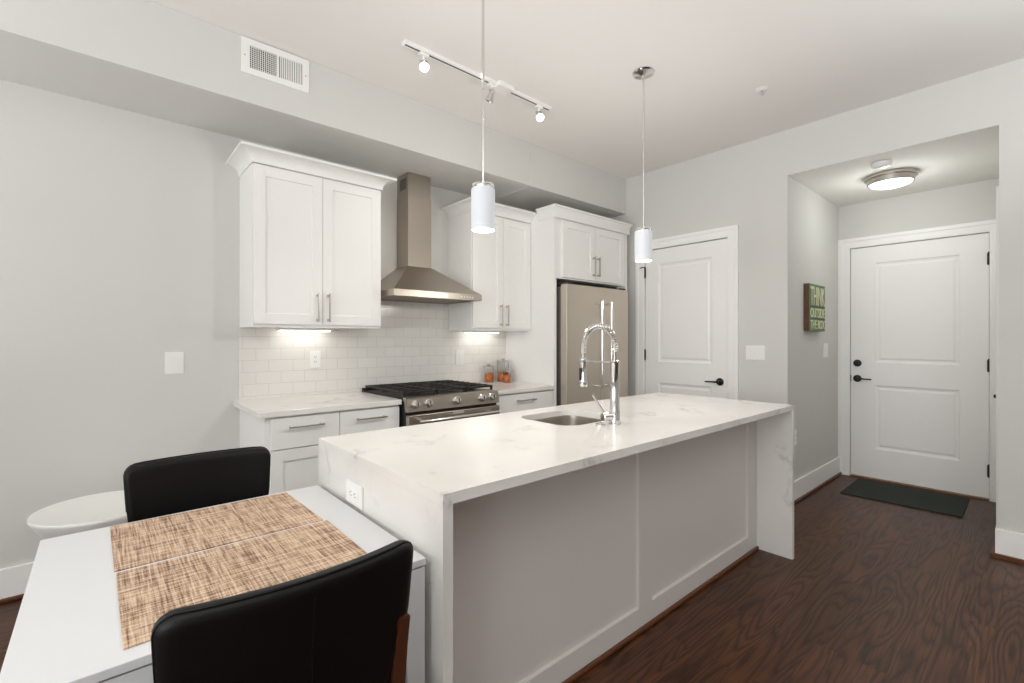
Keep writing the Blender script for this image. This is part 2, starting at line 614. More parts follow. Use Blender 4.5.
# living room walls behind the camera, with their windows
wr = MB()
ys = [YB - 0.1] + [v for p in WIN_W for v in p] + [YW]
for i in range(0, len(ys), 2):
    wr.box(XB - 0.1, XB, ys[i], ys[i + 1], 0, ZC)
for a, b in WIN_W:
    wr.box(XB - 0.1, XB, a, b, 0, 0.6)
    wr.box(XB - 0.1, XB, a, b, 2.5, ZC)
struct(wr, 'wall_rear', M['wall'])
struct(MB().box(XB, XW, YB - 0.1, YB, 0, ZC), 'wall_right', M['wall'])
n = 0
for a, b in WIN_W:
    n += 1
    f = MB()
    for y0, y1, z0, z1 in ((a, a + 0.05, 0.6, 2.5), (b - 0.05, b, 0.6, 2.5), (a + 0.05, b - 0.05, 0.6, 0.65), (a + 0.05, b - 0.05, 2.45, 2.5), (a + 0.05, b - 0.05, 1.53, 1.57)):
        f.box(XB - 0.08, XB - 0.03, y0, y1, z0, z1)
    struct(f, 'window_%d' % n, M['trim'])

# baseboards and brown shoe moulding
struct(MB().box(XB, 0.668, YW - 0.016, YW - 0.0003, 0, 0.165, 0.004), 'baseboard_left', M['trim'])
struct(MB().box(XB, 0.668, YW - 0.032, YW - 0.0163, 0, 0.022, 0.006), 'trim_1', M['shoe'])
struct(MB().box(XW + 0.001, XD - 0.02, YH1 - 0.016, YH1 - 0.0003, 0, 0.165, 0.004), 'baseboard_hall', M['trim'])
struct(MB().box(XW + 0.001, XD - 0.02, YH1 - 0.032, YH1 - 0.0163, 0, 0.022, 0.006), 'trim_2', M['shoe'])
bb = MB()
bb.prism([(XW - 0.016, YB), (XW - 0.0003, YB), (XW - 0.0003, YH0 + 0.0003), (XW + 0.10, YH0 + 0.0003), (XW + 0.10, YH0 + 0.016), (XW - 0.016, YH0 + 0.016)], 0, 0.165)
struct(bb, 'baseboard_back', M['trim'])
bb = MB()
bb.prism([(XW - 0.034, YB), (XW - 0.0163, YB), (XW - 0.0163, YH0 + 0.0163), (XW + 0.10, YH0 + 0.0163), (XW + 0.10, YH0 + 0.034), (XW - 0.034, YH0 + 0.034)], 0, 0.022)
struct(bb, 'trim_3', M['shoe'])
struct(MB().box(XW - 0.016, XW - 0.0003, YH1 + 0.0, PD0 - 0.09, 0, 0.165, 0.004), 'baseboard_pantry', M['trim'])


# ------------------------------------------------------------------ doors
def casing_far(root, x, y0, y1, z1, wd=0.09, th=0.02):
    """casing on a wall facing -x: profile swept left, top, right with mitres"""
    prof = [(0.0, 0.0), (0.0, th * 0.6), (0.012, th * 0.75), (wd * 0.62, th * 0.8), (wd * 0.7, th), (wd, th), (wd, 0.0)]
    mb = MB()
    rings = []
    for d, t in prof:
        rings.append([mb.bm.verts.new(p) for p in ((x - t - 0.0004, y1 + d, 0), (x - t - 0.0004, y1 + d, z1 + d), (x - t - 0.0004, y0 - d, z1 + d), (x - t - 0.0004, y0 - d, 0))])
    k = len(rings)
    for i in range(k):
        a, b = rings[i], rings[(i + 1) % k]
        for j in range(3):
            mb.bm.faces.new((a[j], a[j + 1], b[j + 1], b[j]))
    mb.bm.faces.new([r[0] for r in rings])
    mb.bm.faces.new([r[3] for r in reversed(rings)])
    return mb.build('casing', M['trim'], root)


def lever(root, x, y, z, dy, name='lever_handle'):
    h = MB()
    h.lathe([(0, 0), (0.031, 0), (0.033, 0.003), (0.033, 0.008), (0.028, 0.011), (0.013, 0.012), (0.011, 0.05), (0, 0.052)], (x, y, z), (-1, 0, 0), 28)
    h.tube([(x - 0.044, y, z), (x - 0.047, y + dy * 0.02, z), (x - 0.048, y + dy * 0.06, z - 0.001), (x - 0.046, y + dy * 0.115, z - 0.002)], 0.008, 10, radii=[0.011, 0.009, 0.007, 0.006])
    return h.build(name, M['black'], root, smooth=True)


def hinge(root, x, y, z, hook=False):
    h = MB()
    h.tube([(x - 0.008, y, z - 0.05), (x - 0.008, y, z + 0.05)], 0.0075, 10)
    h.box(x - 0.003, x - 0.0005, y - 0.006, y + 0.012, z - 0.046, z + 0.046)
    h.lathe([(0.0085, 0.05), (0.006, 0.056), (0, 0.058)], (x - 0.008, y, z), n=10)
    if hook:
        h.tube([(x - 0.012, y, z + 0.054), (x - 0.03, y + 0.02, z + 0.056), (x - 0.045, y + 0.035, z + 0.045)], 0.005, 8)
    return h.build('hinge', M['black'], root, smooth=True)


STEPS = [(0.010, -0.007), (0.012, -0.010), (0.006, -0.010), (0.014, -0.004)]

d1 = thing('door_1', 'white two panel pantry door beside the fridge', 'door', (XW, (PD0 + PD1) / 2, 0), kind='structure')
wdt = PD1 - PD0 - 0.006
MB().plate((XW + 0.012, PD0 + 0.003 + wdt, 0.008), (0, -1, 0), (0, 0, 1), (-1, 0, 0), wdt, PDZ - 0.014, 0.035,
           [(0.14, wdt - 0.14, 0.29, 0.875), (0.14, wdt - 0.14, 1.075, PDZ - 0.155)], STEPS).build('door_panel', M['trim'], d1)
casing_far(d1, XW, PD0 - 0.002, PD1 + 0.002, PDZ)
lever(d1, XW + 0.012, PD0 + 0.072, 0.93, 1)
for z in (0.25, 1.145, 1.955):
    hinge(d1, XW + 0.008, PD1 - 0.002, z, z > 1.9)
MB().box(XW + 0.004, XW + 0.012, PD0 + 0.001, PD0 + 0.006, 0.89, 0.95).build('strike_plate', M['black'], d1)

d2 = thing('door_2', 'white two panel entry door with black lever and deadbolt at the end of the hall', 'door', (XD, (ED0 + ED1) / 2, 0), kind='structure')
wdt = ED1 - ED0 - 0.006
MB().plate((XD + 0.012, ED0 + 0.003 + wdt, 0.014), (0, -1, 0), (0, 0, 1), (-1, 0, 0), wdt, DZ - 0.018, 0.04,
           [(0.185, wdt - 0.17, 0.27, 0.862), (0.185, wdt - 0.17, 1.07, 1.995)], STEPS).build('door_panel', M['trim'], d2)
casing_far(d2, XD, ED0 - 0.002, ED1 + 0.002, DZ, wd=0.092)
lever(d2, XD + 0.012, ED1 - 0.055, 0.93, -1)
MB().lathe([(0, 0), (0.031, 0), (0.033, 0.004), (0.031, 0.014), (0.022, 0.018), (0.02, 0.026), (0, 0.028)], (XD + 0.012, ED1 - 0.055, 1.075), (-1, 0, 0), 28).build('deadbolt', M['black'], d2, smooth=True)
for z in (0.235, 1.085, 1.95):
    hinge(d2, XD + 0.008, ED0 + 0.002, z)
MB().box(XD + 0.004, XD + 0.012, ED1 - 0.006, ED1 - 0.001, 0.90, 0.96).build('strike_plate', M['black'], d2)
MB().box(XD - 0.02, XD + 0.09, ED0 + 0.002, ED1 - 0.002, 0.0005, 0.012, 0.004).build('threshold', M['threshold'], d2)

d3 = thing('door_3', 'closet door on the right side of the hall', 'door', ((CD0 + CD1) / 2, YH0, 0), kind='structure')
c3 = MB()
for x0, x1, z0, z1 in ((CD0 - 0.09, CD0, 0, DZ + 0.09), (CD1, CD1 + 0.09, 0, DZ + 0.09), (CD0, CD1, DZ, DZ + 0.09)):
    c3.box(x0, x1, YH0 + 0.0004, YH0 + 0.022, z0, z1, 0.003)
c3.build('casing', M['trim'], d3)
wdt = CD1 - CD0 - 0.006
MB().plate((CD0 + 0.003 + wdt, YH0 - 0.01, 0.01), (-1, 0, 0), (0, 0, 1), (0, 1, 0), wdt, DZ - 0.014, 0.035,
           [(0.14, wdt - 0.14, 0.27, 0.862), (0.14, wdt - 0.14, 1.07, 1.995)], STEPS).build('door_panel', M['trim'], d3)
h = MB()
h.lathe([(0, 0), (0.031, 0), (0.033, 0.008), (0.013, 0.012), (0.011, 0.05), (0, 0.052)], (CD0 + 0.07, YH0 - 0.01, 0.93), (0, 1, 0), 24)
h.tube([(CD0 + 0.07, YH0 + 0.036, 0.93), (CD0 + 0.12, YH0 + 0.038, 0.93), (CD0 + 0.18, YH0 + 0.036, 0.928)], 0.007, 10)
h.build('lever_handle', M['black'], d3, smooth=True)


# ------------------------------------------------------------------ cabinets
def pull_v(root, x, z0, z1, y):
    p = MB()
    p.box(x - 0.005, x + 0.005, y - 0.036, y - 0.026, z0, z1, 0.0015)
    p.box(x - 0.006, x + 0.006, y - 0.027, y + 0.0002, z0 + 0.008, z0 + 0.02, 0.001)
    p.box(x - 0.006, x + 0.006, y - 0.027, y + 0.0002, z1 - 0.02, z1 - 0.008, 0.001)
    return p.build('handle', M['nickel'], root)


def pull_h(root, x0, x1, z, y):
    p = MB()
    p.box(x0, x1, y - 0.036, y - 0.026, z - 0.005, z + 0.005, 0.0015)
    p.box(x0 + 0.008, x0 + 0.02, y - 0.027, y + 0.0002, z - 0.006, z + 0.006, 0.001)
    p.box(x1 - 0.02, x1 - 0.008, y - 0.027, y + 0.0002, z - 0.006, z + 0.006, 0.001)
    return p.build('handle', M['nickel'], root)


def shaker(root, x0, x1, z0, z1, y, fr=0.062, name='door'):
    return MB().plate((x0, y, z0), (1, 0, 0), (0, 0, 1), (0, -1, 0), x1 - x0, z1 - z0, 0.02,
                      [(fr, x1 - x0 - fr, fr, z1 - z0 - fr)], [(0.0015, -0.009)]).build(name, M['cab'], root)


def flat_drawer(root, x0, x1, z0, z1, y):
    return MB().box(x0, x1, y, y + 0.02, z0, z1, 0.0015).build('drawer', M['cab'], root)


def crown(root, path, z0, z1, proj, m=None):
    """path: list of (x, y, dx, dy): base points and their outward direction per unit of offset"""
    hh = z1 - z0
    prof = [(0.0, 0.0), (0.006, 0.0), (0.008, 0.012)]
    for i in range(9):
        a = PI / 2 * i / 8
        prof.append((0.008 + (proj - 0.014) * (1 - math.cos(a)), 0.012 + (hh - 0.026) * math.sin(a)))
    prof += [(proj, hh - 0.014), (proj, hh), (0.0, hh)]
    mb = MB()
    rings = [[mb.bm.verts.new((x + dx * d, y + dy * d, z0 + z)) for x, y, dx, dy in path] for d, z in prof]
    k = len(rings)
    for i in range(k):
        a, b = rings[i], rings[(i + 1) % k]
        for j in range(len(path) - 1):
            mb.bm.faces.new((a[j], a[j + 1], b[j + 1], b[j]))
    mb.bm.faces.new([r[0] for r in rings])
    mb.bm.faces.new([r[-1] for r in reversed(rings)])
    return mb.build('crown_moulding', M['cab'], root, smooth=True, angle=30)


YB0 = YW - 0.0005       # back of things that hang on the kitchen wall
# upper cabinet left of the hood
U0, U1, UF = 0.668, 1.468, 3.085
ub = thing('upper_cabinet', 'white double door wall cabinet left of the range hood', 'cabinet', ((U0 + U1) / 2, YB0, 1.375))
b = MB().box(U0, U1, UF + 0.001, YB0, 1.375, 2.40)
b.build('body', M['cab'], ub)
um = (U0 + U1) / 2
dl = shaker(ub, U0 + 0.004, um - 0.0015, 1.392, 2.330, UF - 0.02)
dr = shaker(ub, um + 0.0015, U1 - 0.004, 1.392, 2.330, UF - 0.02)
pull_v(dl, um - 0.034, 1.41, 1.592, UF - 0.02)
pull_v(dr, um + 0.034, 1.41, 1.592, UF - 0.02)
crown(ub, [(U0 - 0.0005, YB0, -1, 0), (U0 - 0.0005, UF - 0.0205, -1, -1), (U1 + 0.0005, UF - 0.0205, 1, -1), (U1 + 0.0005, YB0, 1, 0)], 2.336, 2.414, 0.078)

# upper cabinet right of the hood
V0, V1 = 2.254, 2.898
vb = thing('upper_cabinet', 'white double door wall cabinet between the range hood and the fridge', 'cabinet', ((V0 + V1) / 2, YB0, 1.375))
MB().box(V0, V1, UF + 0.001, YB0, 1.375, 2.40).build('body', M['cab'], vb)
vm = (V0 + V1) / 2
dl = shaker(vb, V0 + 0.004, vm - 0.0015, 1.392, 2.330, UF - 0.02)
dr = shaker(vb, vm + 0.0015, V1 - 0.004, 1.392, 2.330, UF - 0.02)
pull_v(dl, vm - 0.034, 1.41, 1.592, UF - 0.02)
pull_v(dr, vm + 0.034, 1.41, 1.592, UF - 0.02)
crown(vb, [(V0 - 0.0005, YB0, -1, 0), (V0 - 0.0005, UF - 0.0205, -1, -1), (V1 + 0.0, UF - 0.0205, 0, -1)], 2.336, 2.414, 0.078)

# tall fridge surround
F0, F1, FF = 2.90, 3.955, 2.785
fb = thing('fridge_surround_cabinet', 'tall white panel and two door cabinet built around the stainless fridge', 'cabinet', ((F0 + F1) / 2, YB0, 0))
MB().box(F0, F0 + 0.035, FF, YB0, 0, 2.42, 0.001).build('side_panel', M['cab'], fb)
MB().box(F1 - 0.035, F1, FF, YB0, 0, 2.42, 0.001).build('side_panel', M['cab'], fb)
MB().box(F0 + 0.0352, F1 - 0.0352, FF + 0.006, YB0, 1.825, 2.42).build('body', M['cab'], fb)
MB().box(F0 + 0.0352, F1 - 0.0352, FF + 0.1, FF + 0.12, 1.70, 1.8248).build('painted_gap_shade', M['black'], fb)  # black strip imitates the shade in the gap above the fridge
fm = 3.437
dl = shaker(fb, 3.0, fm - 0.0015, 1.838, 2.332, FF - 0.014)
dr = shaker(fb, fm + 0.0015, 3.885, 1.838, 2.332, FF - 0.014)
pull_v(dl, fm - 0.032, 1.875, 2.055, FF - 0.014)
pull_v(dr, fm + 0.032, 1.875, 2.055, FF - 0.014)
crown(fb, [(F0 - 0.0005, UF - 0.11, -1, 0), (F0 - 0.0005, FF - 0.015, -1, -1), (F1 + 0.0005, FF - 0.015, 1, -1), (F1 + 0.0005, YB0, 1, 0)], 2.338, 2.441, 0.03)


# base cabinets
def base_cab(label, x0, x1, cols, pulls, seeLeft):
    r = thing('base_cabinet', label, 'cabinet', ((x0 + x1) / 2, YB0, 0))
    b = MB()
    b.box(x0, x1, 2.806, YB0, 0.10, 0.8775)
    b.box(x0 + 0.01, x1, 2.87, YB0 - 0.02, 0.0005, 0.0998)
    b.build('body', M['cab'], r)
    for (a, c), p in zip(cols, pulls):
        d = flat_drawer(r, a, c, 0.694, 0.866, 2.785)
        pull_h(d, p[0], p[1], 0.814, 2.785)
        dd = shaker(r, a, c, 0.115, 0.688, 2.785)
        pull_v(dd, c - 0.035, 0.50, 0.66, 2.785)
    return r


base_cab('white base cabinet with two drawers left of the gas range', 0.668, 1.462, [(0.694, 1.068), (1.072, 1.459)], [(0.78, 0.972), (1.165, 1.362)], True)
base_cab('white base cabinet with one drawer between range and fridge', 2.24, 2.894, [(2.246, 2.89)], [(2.475, 2.67)], False)

t = MB().box(0.63, 1.466, 2.765, YB0, 0.878, CT, 0.002)
tag(t.build('countertop', M['quartz']), 'white stone countertop left of the gas range', 'countertop')
t = MB().box(2.234, 2.8985, 2.765, YB0, 0.878, CT, 0.002)
tag(t.build('countertop', M['quartz']), 'short white stone countertop holding the spice jars right of the range', 'countertop')

bs = MB()
bs.box(0.662, 2.899, YW - 0.009, YW - 0.0002, CT + 0.0005, 1.3745)
bs.box(1.47, 2.252, YW - 0.009, YW - 0.0002, 1.3745, 1.62)
bmesh.ops.remove_doubles(bs.bm, verts=bs.bm.verts, dist=1e-5)
tag(bs.build('backsplash', M['tile']), 'white subway tile backsplash above the back countertops', 'backsplash', kind='structure')


# under-cabinet lights
def ucl(label, x0, x1):
    r = thing('under_cabinet_light', label, 'light', ((x0 + x1) / 2, 3.34, 1.3745))
    MB().box(x0 - 0.02, x1 + 0.02, 3.315, 3.365, 1.360, 1.3745, 0.003).build('housing', M['plate'], r)
    MB().box(x0, x1, 3.322, 3.358, 1.352, 1.3598, 0.002).build('diffuser', M['ledstrip'], r)
    area('under_cabinet_lamp', ((x0 + x1) / 2, 3.34, 1.349), (0, 0.25, -1), x1 - x0, 0.03, 0.16, (1, 0.97, 0.93))


ucl('lit strip light under the wall cabinet left of the hood', 0.885, 1.21)
ucl('lit strip light under the wall cabinet beside the fridge', 2.385, 2.74)

# ------------------------------------------------------------------ range hood
hd = thing('range_hood', 'stainless steel chimney range hood above the gas range', 'range hood', (1.865, YB0, 1.60))
HX0, HX1, HY0, HY1 = 1.493, 2.243, 2.93, YB0
c = MB()
lo = [(HX0, HY0, 1.645), (HX1, HY0, 1.645), (HX1, HY1, 1.645), (HX0, HY1, 1.645)]
CX0, CX1, CY0 = 1.770, 1.974, 3.238
hi = [(CX0 - 0.004, CY0 - 0.004, 1.862), (CX1 + 0.004, CY0 - 0.004, 1.862), (CX1 + 0.004, HY1, 1.862), (CX0 - 0.004, HY1, 1.862)]
bot = [(p[0], p[1], 1.600) for p in lo]
L0 = [c.bm.verts.new(p) for p in bot]
L1 = [c.bm.verts.new(p) for p in lo]
L2 = [c.bm.verts.new(p) for p in hi]
for A, B in ((L0, L1), (L1, L2)):
    for i in range(4):
        c.bm.faces.new((A[i], A[(i + 1) % 4], B[(i + 1) % 4], B[i]))
c.bm.faces.new(L2)
# open underside with an inner well
inn = [c.bm.verts.new(p) for p in ((HX0 + 0.02, HY0 + 0.02, 1.600), (HX1 - 0.02, HY0 + 0.02, 1.600), (HX1 - 0.02, HY1 - 0.02, 1.600), (HX0 + 0.02, HY1 - 0.02, 1.600))]
inu = [c.bm.verts.new((v.co.x, v.co.y, 1.615)) for v in inn]
for i in range(4):
    j = (i + 1) % 4
    c.bm.faces.new((L0[i], L0[j], inn[j], inn[i]))
    c.bm.faces.new((inn[i], inn[j], inu[j], inu[i]))
c.bm.faces.new(inu)
canopy = c.build('canopy', M['steelh'], hd)
fl = MB()
for i in range(2):
    x0 = HX0 + 0.03 + i * 0.35
    fl.box(x0, x0 + 0.34, HY0 + 0.1, HY1 - 0.05, 1.606, 1.6148, 0.002)
    for k in range(12):
        fl.box(x0 + 0.015 + k * 0.0265, x0 + 0.03 + k * 0.0265, HY0 + 0.12, HY1 - 0.07, 1.603, 1.6062)
fl.build('filter', M['steelh'], hd)
ch = MB()
ch.box(CX0, CX1, CY0, HY1, 1.8625, 2.41)
ch.box(CX0 + 0.003, CX1 - 0.003, CY0 + 0.003, HY1, 2.41, ZS - 0.005)
ch.build('chimney', M['steel'], hd)
v = MB()
v.box(CX0 + 0.0015, CX0 + 0.0032, CY0 + 0.035, CY0 + 0.135, 2.46, 2.55)
vv = v.build('vent_opening', M['black'], hd)
s = MB()
for k in range(6):
    s.box(CX0 + 0.0002, CX0 + 0.0016, CY0 + 0.035, CY0 + 0.135, 2.463 + k * 0.016, 2.468 + k * 0.016)
s.build('vent_slat', M['steel'], vv)
MB().box(1.815, 1.93, HY0 - 0.002, HY0 - 0.0002, 1.606, 1.637, 0.0006).build('name_plate', M['badge'], hd)
for k in range(5):
    MB().lathe([(0, 0), (0.0075, 0), (0.0075, 0.003), (0.006, 0.004), (0, 0.004)], (2.05 + k * 0.026, HY0 - 0.0002, 1.62), (0, -1, 0), 14).build('button', M['badge'], hd, smooth=True)

# ------------------------------------------------------------------ gas range
R0, R1 = 1.474, 2.226
RF = 2.70
rg = thing('gas_range', 'stainless steel gas range with black grates and front knobs', 'range', ((R0 + R1) / 2, 3.0, 0))
b = MB()
b.box(R0, R1, RF + 0.03, 3.405, 0.08, 0.90)
b.box(R0 + 0.03, R1 - 0.03, RF + 0.08, 3.38, 0.0005, 0.0795)
b.build('body', M['black'], rg)
MB().box(R0, R1, RF + 0.045, 3.405, 0.9005, 0.918, 0.004).build('cooktop', M['enamel'], rg)
MB().box(R0, R1, 3.37, 3.4052, 0.9185, 0.935, 0.003).build('back_trim', M['enamel'], rg)
cp = MB()
cp.prism([(RF, 0.832), (RF + 0.0295, 0.832), (RF + 0.0445, 0.90), (RF + 0.06, 0.9004), (RF + 0.06, 0.922), (RF + 0.03, 0.924), (RF + 0.012, 0.916)], R0 - 0.003, R1 + 0.003, 'x')
cp.build('control_panel', M['steelh'], rg)
kd = Vector((0, -1, 0.12)).normalized()
for kx in (1.533, 1.626, 1.852, 2.070, 2.160):
    ky = RF + 0.0065
    k = MB()
    k.lathe([(0, 0), (0.027, 0), (0.028, 0.004), (0.027, 0.008), (0.022, 0.01), (0.0215, 0.03), (0.019, 0.034), (0, 0.035)], (kx, ky, 0.877), kd, 24)
    kb = k.build('knob', M['chrome'], rg, smooth=True)
    q = MB()
    q.box(kx - 0.002, kx + 0.002, ky - 0.0375, ky - 0.03, 0.868, 0.896)
    q.build('knob_mark', M['dark'], kb)
od = MB()
od.box(R0 + 0.002, R1 - 0.002, RF - 0.012, RF + 0.0295, 0.20, 0.812, 0.004)
odo = od.build('oven_door', M['steelh'], rg)
MB().box(R0 + 0.1, R1 - 0.1, RF - 0.0135, RF - 0.0122, 0.30, 0.68).build('oven_window', M['oven'], odo)
hb = MB()
hb.tube([(R0 + 0.05, RF - 0.06, 0.772), (R1 - 0.05, RF - 0.06, 0.772)], 0.013, 14)
for x in (R0 + 0.09, R1 - 0.09):
    hb.box(x - 0.013, x + 0.013, RF - 0.058, RF - 0.0122, 0.762, 0.782, 0.003)
hb.build('oven_handle', M['chrome'], odo, smooth=True)
MB().box(1.81, 1.90, RF - 0.0135, RF - 0.0122, 0.79, 0.805, 0.0004).build('badge_plate', M['badge'], odo)
MB().box(R0 + 0.002, R1 - 0.002, RF - 0.008, RF + 0.0295, 0.09, 0.194, 0.004).build('storage_drawer', M['steelh'], rg)
for gx, gy in ((1.60, 2.90), (1.60, 3.22), (2.10, 2.90), (2.10, 3.22), (1.85, 3.06)):
    MB().lathe([(0, 0), (0.05, 0), (0.05, 0.006), (0.036, 0.008), (0.036, 0.015), (0.03, 0.018), (0, 0.018)], (gx, gy, 0.9185), n=22).build('burner', M['iron'], rg, smooth=True)
for i in range(3):
    gx0 = R0 + 0.008 + i * 0.2455
    gx1 = gx0 + 0.2425
    g = MB()
    gy0, gy1 = RF + 0.062, 3.362
    zt = 0.957
    for x in (gx0, gx1 - 0.012):
        g.box(x, x + 0.012, gy0, gy1, zt - 0.014, zt, 0.002)
    for y in (gy0, gy1 - 0.012, (gy0 + gy1) / 2 - 0.006):
        g.box(gx0, gx1, y, y + 0.012, zt - 0.014, zt, 0.002)
    for k in range(7):
        y = gy0 + 0.07 + k * (gy1 - gy0 - 0.14) / 6
        g.box(gx0, gx0 + 0.085, y - 0.005, y + 0.005, zt - 0.012, zt + 0.003, 0.002)
        g.box(gx1 - 0.085, gx1, y - 0.005, y + 0.005, zt - 0.012, zt + 0.003, 0.002)
    xm = (gx0 + gx1) / 2
    g.box(xm - 0.005, xm + 0.005, gy0, gy1, zt - 0.012, zt + 0.002, 0.002)
    for x in (gx0, gx1 - 0.014):
        for y in (gy0, gy1 - 0.014):
            g.box(x, x + 0.014, y, y + 0.014, 0.9182, zt - 0.01, 0.002)
    g.build('grate', M['iron'], rg)

# ------------------------------------------------------------------ refrigerator
rf = thing('refrigerator', 'stainless steel french door refrigerator set into the white cabinet', 'refrigerator', (3.40, 3.05, 0))
G0, G1, GY = 2.956, 3.828, 2.685
MB().box(G0 + 0.008, G1 - 0.008, GY + 0.075, 3.36, 0.03, 1.755, 0.004).build('body', mat('fridge_side_grey', lin((150, 145, 138)), 0.4, 0.8), rf)
gm = 3.402
for x0, x1, hx in ((G0, gm - 0.003, 3.332), (gm + 0.003, G1, 3.465)):
    d = MB().box(x0, x1, GY, GY + 0.07, 0.72, 1.77, 0.005).build('door', M['fridge'], rf)
    hh = MB()
    hy = GY - 0.082
    hh.tube([(hx, hy, 0.865), (hx, hy, 1.635)], 0.0135, 14)
    for z in (0.883, 1.617):
        hh.tube([(hx, hy, z), (hx, GY + 0.001, z)], 0.010, 12)
    hh.build('handle', M['chrome'], d, smooth=True)
fd = MB().box(G0, G1, GY, GY + 0.07, 0.10, 0.712, 0.005).build('freezer_drawer', M['fridge'], rf)
hh = MB()
hh.tube([(G0 + 0.08, GY - 0.06, 0.62), (G1 - 0.08, GY - 0.06, 0.62)], 0.0115, 14)
for x in (G0 + 0.11, G1 - 0.11):
    hh.tube([(x, GY - 0.06, 0.62), (x, GY + 0.001, 0.62)], 0.010, 12)
hh.build('handle', M['chrome'], fd, smooth=True)
for x in (G0 + 0.06, G1 - 0.06):
    for y in (2.80, 3.28):
        MB().lathe([(0, 0.0005), (0.02, 0.0005), (0.018, 0.03), (0, 0.03)], (x, y, 0), n=14).build('foot', M['black'], rf)
for x in (G0 + 0.05, G1 - 0.05):
    MB().box(x - 0.04, x + 0.04, GY + 0.02, GY + 0.12, 1.7705, 1.788, 0.004).build('hinge_cover', M['dark'], rf)

# ------------------------------------------------------------------ island
IX0, IX1, IY0, IY1 = 0.647, 3.10, 1.005, 1.905
PX0, PX1, PY = 0.680, 3.066, 1.205      # cabinet between the waterfall legs
isl = thing('island_cabinet', 'white paneled island cabinet under the stone waterfall top', 'cabinet', ((PX0 + PX1) / 2, 1.5, 0))
b = MB()
b.box(PX0, PX1, PY + 0.0205, 1.86, 0.09, 0.70)
b.box(PX0, PX0 + 0.02, PY + 0.0205, 1.86, 0.70, 0.8795)
b.box(PX1 - 0.02, PX1, PY + 0.0205, 1.86, 0.70, 0.8795)
b.box(PX0 + 0.02, PX1 - 0.02, PY + 0.0205, PY + 0.04, 0.70, 0.8795)
b.box(PX0 + 0.02, PX1 - 0.02, 1.84, 1.86, 0.70, 0.8795)
b.box(PX0, PX1, PY + 0.0205, 1.80, 0.0005, 0.09)
b.build('body', M['island'], isl)
# back panel facing the room: plain field, stiles and rails
W_ = PX1 - PX0
hpan = 0.8795 - 0.001
MB().plate((PX0, PY, 0.001), (1, 0, 0), (0, 0, 1), (0, -1, 0), W_, hpan, 0.02,
           [(0.03, 1.800 - PX0, 0.102, hpan - 0.012), (1.905 - PX0, 2.945 - PX0, 0.102, hpan - 0.012)],
           [(0.0015, -0.0145)]).build('panelling', M['island'], isl)
ii = MB().box(PX0, PX1, PY - 0.0155, PY - 0.0005, 0.0005, 0.02, 0.005)
ii.build('shoe_moulding', M['shoe'], isl)
x0 = PX0 + 0.005
for k in range(4):
    x1 = x0 + (W_ - 0.01) / 4
    MB().plate((x1 - 0.002, 1.8805, 0.1), (-1, 0, 0), (0, 0, 1), (0, 1, 0), x1 - x0 - 0.004, 0.765, 0.02,
               [(0.06, x1 - x0 - 0.064, 0.06, 0.705)], [(0.0015, -0.009)]).build('door', M['island'], isl)
    x0 = x1

it = thing('island_countertop', 'veined white stone island top with waterfall ends', 'countertop', ((IX0 + IX1) / 2, 1.455, CT))
TH = 0.030
SX0, SX1, SY0, SY1 = 1.565, 1.975, 1.41, 1.775     # sink cut-out
hole = rrect(SX0, SX1, SY0, SY1, 0.085, 8)
tb = MB()
bev = 0.0015
outer = [(IX0 + 0.0, IY0), (IX1, IY0), (IX1, IY1), (IX0, IY1)]
for z, flip in ((CT, False), (CT - TH, True)):
    e = []
    ov = [tb.bm.verts.new((*p, z)) for p in outer]
    hv = [tb.bm.verts.new((*p, z)) for p in hole]
    for vs in (ov, hv):
        for i in range(len(vs)):
            e.append(tb.bm.edges.new((vs[i], vs[(i + 1) % len(vs)])))
    bmesh.ops.triangle_fill(tb.bm, edges=e, use_beauty=True)
    if z == CT:
        o1, h1 = ov, hv
    else:
        o2, h2 = ov, hv
for a, b2 in ((o1, o2), (h1, h2)):
    for i in range(len(a)):
        j = (i + 1) % len(a)
        tb.bm.faces.new((a[i], a[j], b2[j], b2[i]))
tb.build('slab', M['quartz'], it)
MB().box(IX0, IX0 + TH, IY0, IY1, 0.0005, CT - TH - 0.0003).build('waterfall_panel', M['quartz'], it)
MB().box(IX1 - TH, IX1, IY0, IY1, 0.0005, CT - TH - 0.0003).build('waterfall_panel', M['quartz'], it)

# sink
sk = thing('kitchen_sink', 'small undermount stainless sink in the island top', 'sink', ((SX0 + SX1) / 2, (SY0 + SY1) / 2, CT - TH))
s = MB()
levels = [(0.022, CT - TH - 0.0006, 0.105), (-0.004, CT - TH - 0.0006, 0.085), (-0.006, CT - TH - 0.02, 0.083), (-0.010, CT - 0.17, 0.08), (-0.022, CT - 0.19, 0.07), (-0.05, CT - 0.196, 0.05)]
prev = None
for ex, z, r in levels:
    ring = [s.bm.verts.new((*p, z)) for p in rrect(SX0 - ex, SX1 + ex, SY0 - ex, SY1 + ex, r, 8)]
    if prev:
        for i in range(len(ring)):
            j = (i + 1) % len(ring)
            s.bm.faces.new((prev[i], prev[j], ring[j], ring[i]))
    prev = ring
s.bm.faces.new(prev)
s.build('basin', M['sink'], sk, smooth=True, angle=50)
MB().lathe([(0, 0), (0.03, 0), (0.042, 0.003), (0.044, 0.001), (0.044, -0.001)], ((SX0 + SX1) / 2, (SY0 + SY1) / 2, CT - 0.1955), n=24).build('drain', M['chrome'], sk, smooth=True)

